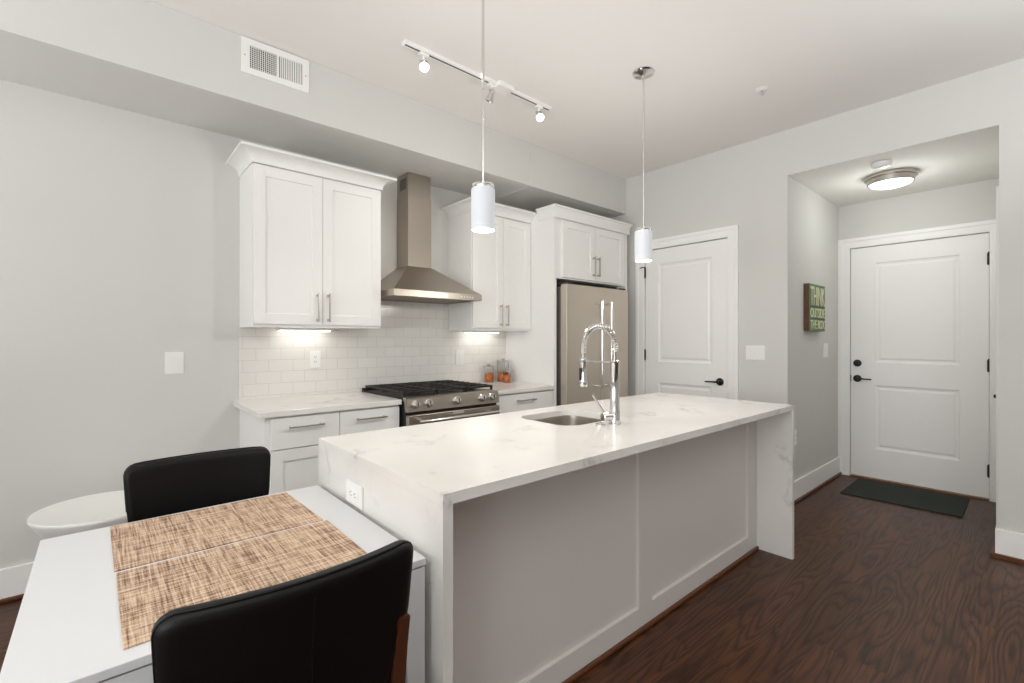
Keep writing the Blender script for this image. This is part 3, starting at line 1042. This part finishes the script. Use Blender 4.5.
# faucet
FX, FY = 1.785, 1.325
fc = thing('kitchen_faucet', 'chrome pull-down kitchen faucet with a spring neck on the island', 'faucet', (FX, FY, CT))
MB().lathe([(0, 0.0003), (0.031, 0.0003), (0.031, 0.006), (0.024, 0.009), (0.024, 0.062), (0.0215, 0.066), (0.0205, 0.27), (0.0215, 0.272), (0.0215, 0.292), (0.012, 0.296), (0, 0.296)], (FX, FY, CT), n=28).build('column', M['chrome'], fc, smooth=True)
# side valve with lever, on the sink-left side
sv = MB()
dv = Vector((-0.82, 0.30, 0.0)).normalized()
P0 = Vector((FX, FY, CT + 0.036))
sv.tube([P0 + dv * 0.018, P0 + dv * 0.03, P0 + dv * 0.062, P0 + dv * 0.066], 0.019, 18, radii=[0.02, 0.02, 0.02, 0.017])
svo = sv.build('valve_body', M['chrome'], fc, smooth=True)
lv = MB()
A = P0 + dv * 0.052 + Vector((0, 0, 0.012))
Bp = A + Vector((-0.045, 0.036, 0.088))
lv.tube([A, A.lerp(Bp, 0.5), Bp], 0.005, 10, radii=[0.0065, 0.005, 0.0055])
lv.build('lever_handle', M['chrome'], svo, smooth=True)
# hose arc over the sink (towards +y)
RA = 0.094
zc = CT + 0.36
arc = [(FX, FY, CT + 0.295), (FX, FY, CT + 0.33), (FX, FY, zc)]
for i in range(1, 25):
    a = PI - PI * i / 24
    arc.append((FX, FY + RA + RA * math.cos(a), zc + RA * math.sin(a)))
arc += [(FX, FY + 2 * RA, zc - 0.04), (FX, FY + 2 * RA, zc - 0.075)]
MB().tube(arc, 0.0075, 12).build('hose', M['nickel'], fc, smooth=True)
# spring coil following the arc
PT = [Vector(p) for p in arc[1:-1]]
seg = [0.0]
for a, b3 in zip(PT, PT[1:]):
    seg.append(seg[-1] + (b3 - a).length)
tot = seg[-1]


def at(sv_):
    for i in range(len(PT) - 1):
        if seg[i + 1] >= sv_:
            f = (sv_ - seg[i]) / (seg[i + 1] - seg[i])
            return PT[i].lerp(PT[i + 1], f), (PT[i + 1] - PT[i]).normalized()
    return PT[-1], (PT[-1] - PT[-2]).normalized()


turns = 36
coil = []
NN = turns * 10
for i in range(NN + 1):
    c_, t_ = at(tot * i / NN)
    bx_ = Vector((1, 0, 0))
    nn = t_.cross(bx_).normalized()
    a = 2 * PI * turns * i / NN
    coil.append(c_ + (bx_ * math.cos(a) + nn * math.sin(a)) * 0.0130)
MB().tube(coil, 0.0034, 6).build('spring', M['chrome'], fc, smooth=True)
yh = FY + 2 * RA
hd2 = MB()
hd2.lathe([(0, 0), (0.019, 0), (0.021, 0.006), (0.021, 0.03), (0.018, 0.05), (0.0175, 0.11), (0.019, 0.115), (0.019, 0.135), (0.012, 0.142), (0, 0.142)], (FX, yh, CT + 0.158), n=24)
sh = hd2.build('spray_head', M['chrome'], fc, smooth=True)
MB().box(FX - 0.024, FX - 0.016, yh - 0.007, yh + 0.007, CT + 0.19, CT + 0.25, 0.003).build('spray_button', M['black'], sh)
MB().tube([(FX, FY + 0.02, CT + 0.283), (FX, yh - 0.018, CT + 0.283)], 0.005, 10).build('support_bar', M['chrome'], fc, smooth=True)

ab = MB()
ab.lathe([(0, 0.0003), (0.024, 0.0003), (0.024, 0.005), (0.020, 0.008), (0.012, 0.008), (0.011, 0.012), (0, 0.013)], (1.705, 1.345, CT), n=24)
tag(ab.build('disposal_button', M['chrome'], smooth=True), 'small round chrome button set in the island top beside the faucet', 'button')


# ------------------------------------------------------------------ outlets and switches
def wallplate(name, label, cat, c, U, W, wd, ht, kind, group=None):
    """c centre on the wall surface; U horizontal, W outward"""
    c, U, W = Vector(c), Vector(U), Vector(W)
    V = Vector((0, 0, 1))
    r = thing(name, label, cat, c, group)

    def slab(mb, u0, u1, v0, v1, w0, w1, bev=0.0):
        pts = []
        k = len(mb.bm.verts)
        ps = [c + U * u + V * v + W * ww for ww in (w0, w1) for u, v in ((u0, v0), (u1, v0), (u1, v1), (u0, v1))]
        vs = [mb.bm.verts.new(p) for p in ps]
        fs = [mb.bm.faces.new([vs[i] for i in q]) for q in ((0, 3, 2, 1), (4, 5, 6, 7), (0, 1, 5, 4), (1, 2, 6, 5), (2, 3, 7, 6), (3, 0, 4, 7))]
        if bev:
            bmesh.ops.bevel(mb.bm, geom=list({e for f in fs for e in f.edges}), offset=bev, segments=2, affect='EDGES')
    m = MB()
    slab(m, -wd / 2, wd / 2, -ht / 2, ht / 2, 0.0004, 0.006, 0.0018)
    m.build('cover_plate', M['plate'], r)
    if kind == 'outlet_flat':
        m = MB()
        slab(m, -0.033, 0.033, -0.0165, 0.0165, 0.0061, 0.0085, 0.001)
        face = m.build('receptacle', M['plate'], r)
        m = MB()
        for u in (-0.017, 0.017):
            slab(m, u - 0.004, u + 0.006, -0.007, -0.005, 0.0086, 0.0089)
            slab(m, u - 0.004, u + 0.005, 0.005, 0.007, 0.0086, 0.0089)
            slab(m, u - 0.011, u - 0.008, -0.002, 0.002, 0.0086, 0.0089)
        m.build('slot', M['dark'], face)
    elif kind == 'outlet':
        m = MB()
        slab(m, -0.0165, 0.0165, -0.033, 0.033, 0.0061, 0.0085, 0.001)
        face = m.build('receptacle', M['plate'], r)
        m = MB()
        for v in (-0.017, 0.017):
            slab(m, -0.007, -0.005, v - 0.004, v + 0.006, 0.0086, 0.0089)
            slab(m, 0.005, 0.007, v - 0.004, v + 0.005, 0.0086, 0.0089)
            slab(m, -0.002, 0.002, v - 0.011, v - 0.008, 0.0086, 0.0089)
        m.build('slot', M['dark'], face)
    else:
        k = kind
        for i in range(k):
            u = (i - (k - 1) / 2) * 0.046
            m = MB()
            slab(m, u - 0.0165, u + 0.0165, -0.033, 0.033, 0.0061, 0.0095, 0.0015)
            m.build('rocker', M['plate'], r)
    return r


YT = YW - 0.009
wallplate('light_switch', 'white light switch on the bare wall left of the cabinets', 'light switch', (0.326, YW, 1.16), (1, 0, 0), (0, -1, 0), 0.092, 0.130, 1)
wallplate('outlet', 'white outlet on the backsplash under the left wall cabinet', 'outlet', (1.135, YT, 1.160), (1, 0, 0), (0, -1, 0), 0.075, 0.12, 'outlet')
wallplate('light_switch', 'white switch on the backsplash left of the spice jars', 'light switch', (2.37, YT, 1.143), (1, 0, 0), (0, -1, 0), 0.09, 0.13, 1)
wallplate('outlet', 'white outlet on the end of the island above the table', 'outlet', (IX0, 1.547, 0.778), (0, -1, 0), (-1, 0, 0), 0.132, 0.076, 'outlet_flat')
wallplate('light_switch', 'white double light switch beside the pantry door', 'light switch', (XW, 1.60, 1.19), (0, -1, 0), (-1, 0, 0), 0.15, 0.118, 2)
wallplate('light_switch', 'white light switch in the hall below the green sign', 'light switch', (4.98, YH1, 1.20), (1, 0, 0), (0, -1, 0), 0.12, 0.13, 1)
wallplate('outlet', 'white outlet low on the hall wall behind the island end', 'outlet', (4.20, YH1, 0.51), (1, 0, 0), (0, -1, 0), 0.075, 0.12, 'outlet')


# ------------------------------------------------------------------ spice jars
def jar(label, x, y, r, h, fill):
    t = thing('glass_jar', label, 'jar', (x, y, CT), 'spice jars on the countertop')
    g = MB()
    g.lathe([(0, 0.0006), (r - 0.003, 0.0006), (r, 0.004), (r, h - 0.012), (r - 0.003, h - 0.006), (r - 0.003, h), (r - 0.0055, h), (r - 0.0055, h - 0.006), (r - 0.003, h - 0.012), (r - 0.003, 0.006), (0, 0.005)], (x, y, CT), n=28)
    g.build('glass_body', M['glass'], t, smooth=True)
    f = MB()
    f.lathe([(0, 0.0056), (r - 0.0045, 0.0065), (r - 0.0035, fill * 0.5), (r - 0.0042, fill), (r * 0.5, fill + 0.006), (0, fill + 0.004)], (x, y, CT), n=28)
    f.build('contents', M['spice'], t, smooth=True)
    l = MB()
    l.lathe([(0, h + 0.0005), (r + 0.006, h + 0.0005), (r + 0.007, h + 0.004), (r + 0.005, h + 0.009), (0.02, h + 0.011), (0.012, h + 0.013), (0.013, h + 0.018), (0.022, h + 0.022), (0.021, h + 0.027), (0, h + 0.029)], (x, y, CT), n=28)
    l.build('lid', M['nickel'], t, smooth=True)


jar('medium glass jar of orange food, left of the other jars', 2.63, 3.33, 0.042, 0.142, 0.085)
jar('tallest glass jar with metal lid, behind the smallest jar', 2.80, 3.335, 0.052, 0.185, 0.085)
jar('smallest glass jar of orange food, in front of the tall jar', 2.755, 3.225, 0.034, 0.10, 0.066)

# ------------------------------------------------------------------ table
TX0, TX1, TY0, TY1, TZ = -0.128, 0.628, 1.055, 1.855, 0.74
tb = thing('dining_table', 'small white table pushed against the island end', 'table', ((TX0 + TX1) / 2, (TY0 + TY1) / 2, 0))
MB().box(TX0, TX1, TY0, TY1, TZ - 0.018, TZ, 0.0018).build('tabletop', M['tablew'], tb)
ap = MB()
g = 0.004
for x0, x1, y0, y1 in ((TX0 + 0.05, TX1 - 0.05, TY0 + 0.004, TY0 + 0.024), (TX0 + 0.05, TX1 - 0.05, TY1 - 0.024, TY1 - 0.004),
                       (TX0 + 0.004, TX0 + 0.024, TY0 + 0.05, TY1 - 0.05), (TX1 - 0.024, TX1 - 0.004, TY0 + 0.05, TY1 - 0.05)):
    ap.box(x0, x1, y0, y1, TZ - 0.08, TZ - 0.0225, 0.001)
ap.box(TX0 + 0.03, TX1 - 0.03, TY0 + 0.03, TY1 - 0.03, TZ - 0.0226, TZ - 0.0182)
ap.build('apron', M['tablew'], tb)
for x in (TX0 + 0.002, TX1 - 0.052):
    for y in (TY0 + 0.002, TY1 - 0.052):
        MB().box(x, x + 0.05, y, y + 0.05, 0.0005, TZ - 0.0228, 0.0015).build('leg', M['tablew'], tb)


def placemat(label, pts):
    """pts: four corners"""
    m = MB()
    A = [m.bm.verts.new((*p, TZ + 0.0004)) for p in pts]
    f = m.bm.faces.new(A)
    bmesh.ops.subdivide_edges(m.bm, edges=m.bm.edges, cuts=14, use_grid_fill=True)
    r = bmesh.ops.extrude_face_region(m.bm, geom=m.bm.faces[:])
    for v in [g_ for g_ in r['geom'] if isinstance(g_, bmesh.types.BMVert)]:
        v.co.z += 0.0028
    tag(m.build('placemat', M['mat']), label, 'placemat', 'woven placemats on the table')


placemat('tan woven placemat on the table in front of the far chair', [(0.024, 1.480), (0.517, 1.480), (0.507, 1.834), (0.020, 1.838)])
placemat('tan woven placemat on the table nearest the near chair', [(0.030, 1.098), (0.522, 1.112), (0.524, 1.468), (0.027, 1.464)])


# ------------------------------------------------------------------ chairs (backrest at local y = 0, sitter faces +y)
def make_chair(label):
    r = thing('dining_chair', label, 'chair', (0, 0, 0), 'black leather dining chairs at the table')

    def bow(x):
        return 0.034 * (x / 0.21) ** 2

    def lean(z):
        return 0.0 - 0.10 * (0.88 - z) * -1.0     # lower parts sit further forward

    def halfw(z):
        if z > 0.72:
            w_ = 0.214 + 0.009 * (z - 0.72) / 0.16
        elif z > 0.60:
            f = (z - 0.60) / 0.12
            w_ = 0.172 + 0.042 * (f * f * (3 - 2 * f))
        else:
            w_ = 0.172
        R = 0.035
        top = 0.88
        if z > top - R:
            q = z - (top - R)
            w_ -= R - math.sqrt(max(0, R * R - q * q))
        return w_
    zs = [0.43, 0.48, 0.54, 0.58, 0.61, 0.64, 0.67, 0.70, 0.73, 0.77, 0.81, 0.835, 0.850, 0.861, 0.870, 0.876, 0.8795]
    N = 20
    bm_ = MB()
    F, B = [], []
    for z in zs:
        w_ = halfw(z)
        rf_, rb_ = [], []
        for i in range(N + 1):
            t_ = -math.cos(PI * i / N)
            x = w_ * (0.75 * t_ + 0.25 * (2 * i / N - 1))
            x = max(-w_, min(w_, x))
            e = min(1.0, (w_ - abs(x)) / 0.022)
            ez = min(1.0, (0.8795 - z) / 0.022 + 0.0)
            th = (0.010 + 0.016 * math.sqrt(max(0, 1 - (1 - e) ** 2))) * (0.45 + 0.55 * math.sqrt(max(0, 1 - (1 - ez) ** 2)))
            yc = bow(x) + lean(z)
            rf_.append(bm_.bm.verts.new((x, yc + th, z)))
            rb_.append(bm_.bm.verts.new((x, yc - th * 0.8, z)))
        F.append(rf_)
        B.append(rb_)
    for k in range(len(zs) - 1):
        for i in range(N):
            bm_.bm.faces.new((F[k][i], F[k][i + 1], F[k + 1][i + 1], F[k + 1][i]))
            bm_.bm.faces.new((B[k][i + 1], B[k][i], B[k + 1][i], B[k + 1][i + 1]))
        bm_.bm.faces.new((F[k][0], F[k + 1][0], B[k + 1][0], B[k][0]))
        bm_.bm.faces.new((F[k][N], B[k][N], B[k + 1][N], F[k + 1][N]))
    for i in range(N):
        bm_.bm.faces.new((F[-1][i], F[-1][i + 1], B[-1][i + 1], B[-1][i]))
        bm_.bm.faces.new((F[0][i + 1], F[0][i], B[0][i], B[0][i + 1]))
    back = bm_.build('backrest', M['leather'], r, smooth=True, angle=60)
    # piping along the outer back edge
    pth = []
    for z in zs[8:]:
        w_ = halfw(z)
        pth.append((-w_ + 0.0015, bow(w_) + lean(z) - 0.006, z))
    n_ = 16
    wt = halfw(zs[-1])
    for i in range(1, n_):
        x = -wt + 2 * wt * i / n_
        pth.append((x, bow(x) + lean(0.88) - 0.008, 0.8802))
    for z in reversed(zs[8:]):
        w_ = halfw(z)
        pth.append((w_ - 0.0015, bow(w_) + lean(z) - 0.006, z))
    MB().tube(pth, 0.0032, 8).build('piping', M['leather'], back, smooth=True)
    # seam down the middle of the back
    sp_ = [(0.0, bow(0) + lean(z) - 0.0206, z) for z in (0.46, 0.6, 0.7, 0.8, 0.85)]
    MB().tube(sp_, 0.0016, 6).build('seam', M['leather'], back, smooth=True)
    # seat cushion
    s_ = MB()
    s_.prism([(p[0], p[1]) for p in rrect(-0.215, 0.215, 0.075, 0.50, 0.04, 6)], 0.425, 0.485)
    bmesh.ops.bevel(s_.bm, geom=[e for e in s_.bm.edges if abs(e.verts[0].co.z - e.verts[1].co.z) < 1e-6], offset=0.016, segments=3, affect='EDGES')
    s_.build('seat', M['leather'], r, smooth=True, angle=40)
    # wooden frame rails
    f_ = MB()
    f_.box(-0.19, 0.19, 0.10, 0.12, 0.375, 0.4245, 0.003)
    f_.box(-0.19, 0.19, 0.455, 0.475, 0.375, 0.4245, 0.003)
    f_.box(-0.195, -0.175, 0.12, 0.455, 0.375, 0.4245, 0.003)
    f_.box(0.175, 0.195, 0.12, 0.455, 0.375, 0.4245, 0.003)
    f_.build('seat_frame', M['chairwood'], r)
    for sx in (-1, 1):
        # rear leg sweeps up beside the lower back to hold the backrest
        l_ = MB()
        pts = [(0.0005, 0.015), (0.25, 0.050), (0.40, 0.066), (0.52, 0.058), (0.66, 0.042), (0.728, 0.030)]
        rings = []
        for z, y in pts:
            x0 = sx * (0.171 if z < 0.70 else 0.178)
            x1 = sx * (0.206 if z > 0.3 else 0.200)
            rings.append([l_.bm.verts.new(p) for p in ((x0, y - 0.016, z), (x1, y - 0.016, z), (x1, y + 0.018, z), (x0, y + 0.018, z))])
        for a, b4 in zip(rings, rings[1:]):
            for i in range(4):
                l_.bm.faces.new((a[i], a[(i + 1) % 4], b4[(i + 1) % 4], b4[i]))
        l_.bm.faces.new(rings[0])
        l_.bm.faces.new(rings[-1])
        bmesh.ops.bevel(l_.bm, geom=l_.bm.edges[:], offset=0.003, segments=2, affect='EDGES')
        l_.build('leg', M['chairwood'], r)
        l_ = MB()
        a = [l_.bm.verts.new(p) for p in ((sx * 0.165, 0.445, 0.0005), (sx * 0.192, 0.445, 0.0005), (sx * 0.192, 0.472, 0.0005), (sx * 0.165, 0.472, 0.0005))]
        c_ = [l_.bm.verts.new(p) for p in ((sx * 0.156, 0.438, 0.424), (sx * 0.198, 0.438, 0.424), (sx * 0.198, 0.478, 0.424), (sx * 0.156, 0.478, 0.424))]
        for i in range(4):
            l_.bm.faces.new((a[i], a[(i + 1) % 4], c_[(i + 1) % 4], c_[i]))
        l_.bm.faces.new(a)
        l_.bm.faces.new(c_)
        bmesh.ops.bevel(l_.bm, geom=l_.bm.edges[:], offset=0.003, segments=2, affect='EDGES')
        l_.build('leg', M['chairwood'], r)
    return r


ch1 = make_chair('black leather chair with wooden legs, near side of the table, seen from behind')
ch2 = dup(ch1)
ch1.location = (0.279, 0.860, 0)
ch2.location = (0.277, 2.052, 0)
ch2.rotation_euler = (0, 0, PI)
ch2['label'] = 'black leather chair on the far side of the table, facing the camera'

# ------------------------------------------------------------------ white round side table by the wall
st = thing('side_table', 'round white pedestal side table against the wall behind the far chair', 'side table', (0.0, 3.01, 0))
MB().lathe([(0, 0.487), (0.20, 0.489), (0.238, 0.497), (0.247, 0.499), (0.25, 0.494), (0.249, 0.485), (0.232, 0.455), (0.205, 0.41), (0.175, 0.36), (0.15, 0.31), (0, 0.309)], (0, 3.01, 0), n=56).build('top', M['stool'], st, smooth=True, angle=50)
MB().lathe([(0, 0.3088), (0.148, 0.3088), (0.132, 0.25), (0.135, 0.19), (0.155, 0.12), (0.185, 0.04), (0.195, 0.008), (0.19, 0.0005), (0, 0.0005)], (0, 3.01, 0), n=56).build('base', M['stool'], st, smooth=True, angle=50)


# ------------------------------------------------------------------ pendants
def pendant(label, x, y):
    r = thing('pendant_light', label, 'pendant light', (x, y, ZC), 'pendant lights over the island')
    MB().lathe([(0, -0.0005), (0.064, -0.0005), (0.066, -0.006), (0.060, -0.014), (0.03, -0.020), (0.012, -0.026), (0.010, -0.045), (0, -0.046)], (x, y, ZC), n=32).build('canopy', M['chrome'], r, smooth=True)
    MB().tube([(x, y, ZC - 0.04), (x, y, 2.40)], 0.0062, 12).build('rod', M['chrome'], r, smooth=True)
    MB().tube([(x, y, 2.402), (x, y, 1.985)], 0.0048, 12).build('rod', M['chrome'], r, smooth=True)
    MB().lathe([(0, 0.012), (0.012, 0.012), (0.014, 0.0), (0.044, -0.002), (0.044, -0.012), (0.02, -0.014), (0.018, -0.045), (0, -0.046)], (x, y, 1.976), n=28).build('socket_cap', M['chrome'], r, smooth=True)
    g = MB()
    g.lathe([(0.049, 1.962), (0.0515, 1.960), (0.0525, 1.950), (0.0525, 1.795), (0.051, 1.784), (0.049, 1.780), (0.047, 1.780), (0.045, 1.784), (0.045, 1.958), (0.049, 1.962)], (x, y, 0), n=40)
    s_ = g.build('shade', M['shade'], r, smooth=True)
    c_ = MB()
    c_.lathe([(0.049, 1.9625), (0.049, 1.978), (0.047, 1.981), (0.0455, 1.978), (0.0455, 1.9625), (0.049, 1.9625)], (x, y, 0), n=36)
    c_.build('glass_collar', M['glass'], s_, smooth=True)
    area('pendant_uplight', (x, y, 2.0), (0, 0, 1), 0.1, 0.1, 1.9, (1.0, 0.97, 0.94))
    pb = bpy.data.lights.new('pendant_bulb', 'POINT')
    pb.energy = 9.5
    pb.color = (1.0, 0.96, 0.91)
    pb.shadow_soft_size = 0.05
    pbo = bpy.data.objects.new('pendant_bulb', pb)
    COL.objects.link(pbo)
    pbo.location = (x, y, 1.72)
    MB().lathe([(0, 1.86), (0.022, 1.858), (0.034, 1.84), (0.036, 1.82), (0.028, 1.797), (0.012, 1.789), (0, 1.788)], (x, y, 0), n=24).build('bulb', M['bulb'], r, smooth=True)


pendant('white cylinder pendant in front of the wall cabinet by the hood', 1.268, 1.647)
pendant('white cylinder pendant hanging beside the pantry door', 2.507, 1.647)

# ------------------------------------------------------------------ track light
tr = thing('track_light', 'white ceiling track with three small spot heads', 'track light', (1.82, 2.335, ZC))
TYc = 2.335
rl = MB()
rl.box(1.255, 2.39, TYc - 0.018, TYc - 0.005, ZC - 0.022, ZC - 0.0005, 0.001)
rl.box(1.255, 2.39, TYc + 0.005, TYc + 0.018, ZC - 0.022, ZC - 0.0005, 0.001)
rl.box(1.255, 2.39, TYc - 0.0055, TYc + 0.0055, ZC - 0.010, ZC - 0.0005)
for x in (1.25, 2.385):
    rl.box(x, x + 0.008, TYc - 0.019, TYc + 0.019, ZC - 0.023, ZC - 0.0005, 0.001)
rl.build('rail', M['plate'], tr)
MB().box(1.26, 2.384, TYc - 0.0045, TYc + 0.0045, ZC - 0.0225, ZC - 0.0102).build('slot', M['dark'], tr)
MB().box(1.89, 2.02, TYc - 0.05, TYc + 0.05, ZC - 0.032, ZC - 0.0005, 0.008).build('feed_box', M['plate'], tr)
HEADS = [(1.375, Vector((-0.30, -0.62, -0.72)), True), (1.865, Vector((-0.1, 0.50, -0.95)), True), (2.285, Vector((-0.32, -0.60, -0.73)), True)]
for hx, d, lit in HEADS:
    d = d.normalized()
    b = MB()
    b.box(hx - 0.028, hx + 0.028, TYc - 0.014, TYc + 0.014, ZC - 0.04, ZC - 0.0232, 0.003)
    b.tube([(hx, TYc, ZC - 0.038), (hx, TYc, ZC - 0.062)], 0.008, 12)
    head = b.build('spot_head', M['plate'], tr)
    piv = Vector((hx, TYc, ZC - 0.085))
    q = MB()
    q.lathe([(0, -0.032), (0.012, -0.030), (0.017, -0.02), (0.018, 0.0), (0.026, 0.035), (0.0275, 0.045), (0.025, 0.046), (0.022, 0.03), (0, 0.028)], piv, d, 24)
    q.build('lamp_housing', M['chrome'], head, smooth=True)
    y_ = MB()
    sd = d.cross(Vector((0, 0, 1))).normalized()
    y_.tube([piv + sd * 0.018, piv + sd * 0.022 + Vector((0, 0, 0.018)), Vector((hx, TYc, ZC - 0.06))], 0.0035, 8)
    y_.tube([piv - sd * 0.018, piv - sd * 0.022 + Vector((0, 0, 0.018)), Vector((hx, TYc, ZC - 0.06))], 0.0035, 8)
    y_.build('yoke', M['chrome'], head, smooth=True)
    MB().lathe([(0, 0.040), (0.016, 0.038), (0.021, 0.031), (0, 0.0305)], piv, d, 20).build('bulb', M['spotbulb'], head, smooth=True)
    l = bpy.data.lights.new('track_spot', 'SPOT')
    l.energy = 11 if d.y > 0 else 13
    l.color = (1.0, 0.95, 0.88)
    l.spot_size = math.radians(84)
    l.spot_blend = 0.9
    l.shadow_soft_size = 0.02
    lo_ = bpy.data.objects.new('track_spot', l)
    COL.objects.link(lo_)
    lo_.location = piv + d * 0.05
    lo_.rotation_euler = d.to_track_quat('-Z', 'Y').to_euler()

# ------------------------------------------------------------------ ceiling items
LX, LY = 4.66, 0.83
cl = thing('ceiling_light', 'round flush ceiling light with brushed ring in the hall', 'ceiling light', (LX, LY, ZH - 0.002))
MB().lathe([(0, -0.0005), (0.160, -0.0005), (0.166, -0.006), (0.166, -0.024), (0.160, -0.028), (0.150, -0.028), (0.148, -0.062), (0.143, -0.066), (0.138, -0.062), (0.138, -0.03), (0, -0.03)], (LX, LY, ZH - 0.002), n=56).build('ring', M['nickel'], cl, smooth=True)
MB().lathe([(0, -0.092), (0.05, -0.0905), (0.1, -0.083), (0.128, -0.073), (0.1375, -0.062), (0.1375, -0.045), (0, -0.045)], (LX, LY, ZH - 0.002), n=56).build('diffuser', M['diffuser'], cl, smooth=True)
for k in range(3):
    a = 2 * PI * k / 3 + 0.5
    MB().lathe([(0, 0), (0.007, 0), (0.008, 0.006), (0.004, 0.012), (0, 0.013)], (LX + 0.147 * math.cos(a), LY + 0.147 * math.sin(a), ZH - 0.045), (math.cos(a), math.sin(a), 0), 12).build('screw', M['chrome'], cl, smooth=True)
pl = bpy.data.lights.new('hall_lamp', 'POINT')
pl.shadow_soft_size = 0.1
pl.energy = 4.2
pl.color = (0.97, 1.0, 0.96)
plo = bpy.data.objects.new('hall_lamp', pl)
COL.objects.link(plo)
plo.location = (LX, LY, ZH - 0.21)

sm = thing('smoke_detector', 'small round white smoke detector beside the hall ceiling light', 'smoke detector', (4.29, 0.815, ZH - 0.002))
MB().lathe([(0, -0.0005), (0.061, -0.0005), (0.062, -0.012), (0.056, -0.024), (0.042, -0.032), (0, -0.034)], (4.29, 0.815, ZH - 0.002), n=36).build('housing', M['plate'], sm, smooth=True)
MB().box(4.265, 4.275, 0.78, 0.85, ZH - 0.0365, ZH - 0.0335, 0.001).build('slot', M['black'], sm)

sp = thing('fire_sprinkler', 'tiny chrome fire sprinkler in the main ceiling', 'sprinkler', (3.26, 1.248, ZC))
MB().lathe([(0, -0.0005), (0.036, -0.0005), (0.037, -0.004), (0.02, -0.010), (0, -0.011)], (3.26, 1.248, ZC), n=28).build('escutcheon', M['plate'], sp, smooth=True)
MB().lathe([(0, -0.0112), (0.008, -0.0112), (0.006, -0.032), (0.016, -0.034), (0.016, -0.036), (0, -0.037)], (3.26, 1.248, ZC), n=18).build('head', M['chrome'], sp, smooth=True)

# air vent on the soffit
v0, v1, vz0, vz1 = 0.566, 0.918, 2.742, 2.932
vt = thing('air_vent', 'white air vent grille on the soffit above the left wall cabinet', 'vent', ((v0 + v1) / 2, YS, (vz0 + vz1) / 2))
fr = MB()
yf = YS - 0.0004
MB().plate((v0, yf - 0.008, vz0), (1, 0, 0), (0, 0, 1), (0, -1, 0), v1 - v0, vz1 - vz0, 0.0078,
           [(0.042, 0.178, 0.034, 0.156), (0.190, 0.315, 0.034, 0.156)], [(0.001, -0.0065)]).build('frame', M['plate'], vt)
bk = MB()
for a, b5 in ((0.044, 0.176), (0.192, 0.313)):
    bk.box(v0 + a, v0 + b5, yf - 0.0021, yf - 0.0017, vz0 + 0.036, vz0 + 0.154)
bk.build('duct_opening', M['ventdark'], vt)
for a, b5, tilt in ((0.042, 0.178, 0.0), (0.190, 0.315, 0.006)):
    nL = 12
    for k in range(nL):
        x = v0 + a + 0.004 + (b5 - a - 0.008) * (k + 0.5) / nL
        m = MB()
        wv = 0.0016 if tilt == 0 else 0.0030
        m.box(x - wv, x + wv, yf - 0.0075, yf - 0.0035, vz0 + 0.035, vz0 + 0.155)
        m.build('louver', M['plate'], vt)
hs = MB()
for k in range(11):
    z = vz0 + 0.042 + k * 0.0108
    hs.box(v0 + 0.043, v0 + 0.177, yf - 0.0034, yf - 0.0022, z - 0.0012, z + 0.0012)
hs.build('rear_louver', M['plate'], vt)
for x in (v0 + 0.018, v1 - 0.018):
    MB().lathe([(0, 0), (0.004, 0), (0.003, 0.002), (0, 0.0025)], (x, yf - 0.008, (vz0 + vz1) / 2), (0, -1, 0), 10).build('screw', M['nickel'], vt)

# ------------------------------------------------------------------ doormat
dm = MB()
dm.prism([(4.715, 0.425), (5.31, 0.435), (5.30, 1.185), (4.70, 1.175)], 0.0006, 0.009)
bmesh.ops.bevel(dm.bm, geom=[e for e in dm.bm.edges if e.verts[0].co.z > 0.008 and e.verts[1].co.z > 0.008], offset=0.003, segments=2, affect='EDGES')
tag(dm.build('doormat', M['rug']), 'dark charcoal doormat in front of the entry door', 'doormat')

# ------------------------------------------------------------------ wall sign
sx0, sx1, sz0, sz1, sy = 4.41, 4.812, 1.370, 1.765, 1.318
sg = thing('wall_sign', 'green wooden box sign reading THINK OUTSIDE THE BOX on the hall wall', 'sign', ((sx0 + sx1) / 2, YH1, (sz0 + sz1) / 2))
MB().box(sx0, sx1, sy + 0.0005, YH1 - 0.0005, sz0, sz1, 0.002).build('box', M['signside'], sg)
MB().box(sx0 + 0.001, sx1 - 0.001, sy - 0.003, sy + 0.0002, sz0 + 0.001, sz1 - 0.001, 0.001).build('face', M['sign'], sg)


def text(parent, body, x0, x1, z0, z1, y, m):
    cu = bpy.data.curves.new('lettering', 'FONT')
    cu.body = body
    cu.extrude = 0.02
    to = bpy.data.objects.new('tmp', cu)
    COL.objects.link(to)
    bpy.context.view_layer.update()
    me = bpy.data.meshes.new_from_object(to.evaluated_get(bpy.context.evaluated_depsgraph_get()))
    bpy.data.objects.remove(to)
    xs_ = [v.co.x for v in me.vertices]
    ys_ = [v.co.y for v in me.vertices]
    ax, bx2, ay, by = min(xs_), max(xs_), min(ys_), max(ys_)
    off = Vector(parent.location)
    for v in me.vertices:
        p = Vector((x0 + (v.co.x - ax) / (bx2 - ax) * (x1 - x0), y - (v.co.z + 0.02) * 0.08, z0 + (v.co.y - ay) / (by - ay) * (z1 - z0)))
        v.co = p - off
    me.materials.clear()
    me.materials.append(m)
    o = bpy.data.objects.new('lettering', me)
    COL.objects.link(o)
    o.parent = parent
    return o


ty = sy - 0.0031
text(sg, 'THINK', sx0 + 0.02, sx1 - 0.02, 1.588, 1.742, ty, M['cream'])
text(sg, 'OUTSIDE', sx0 + 0.02, sx1 - 0.02, 1.484, 1.562, ty, M['cream'])
text(sg, 'THE BOX', sx0 + 0.02, sx1 - 0.02, 1.388, 1.462, ty, M['cream'])
ln = MB()
for z in (1.575, 1.473):
    ln.box(sx0 + 0.012, sx1 - 0.012, ty - 0.001, ty, z - 0.003, z + 0.003)
ln.build('divider_line', M['dark'], sg)
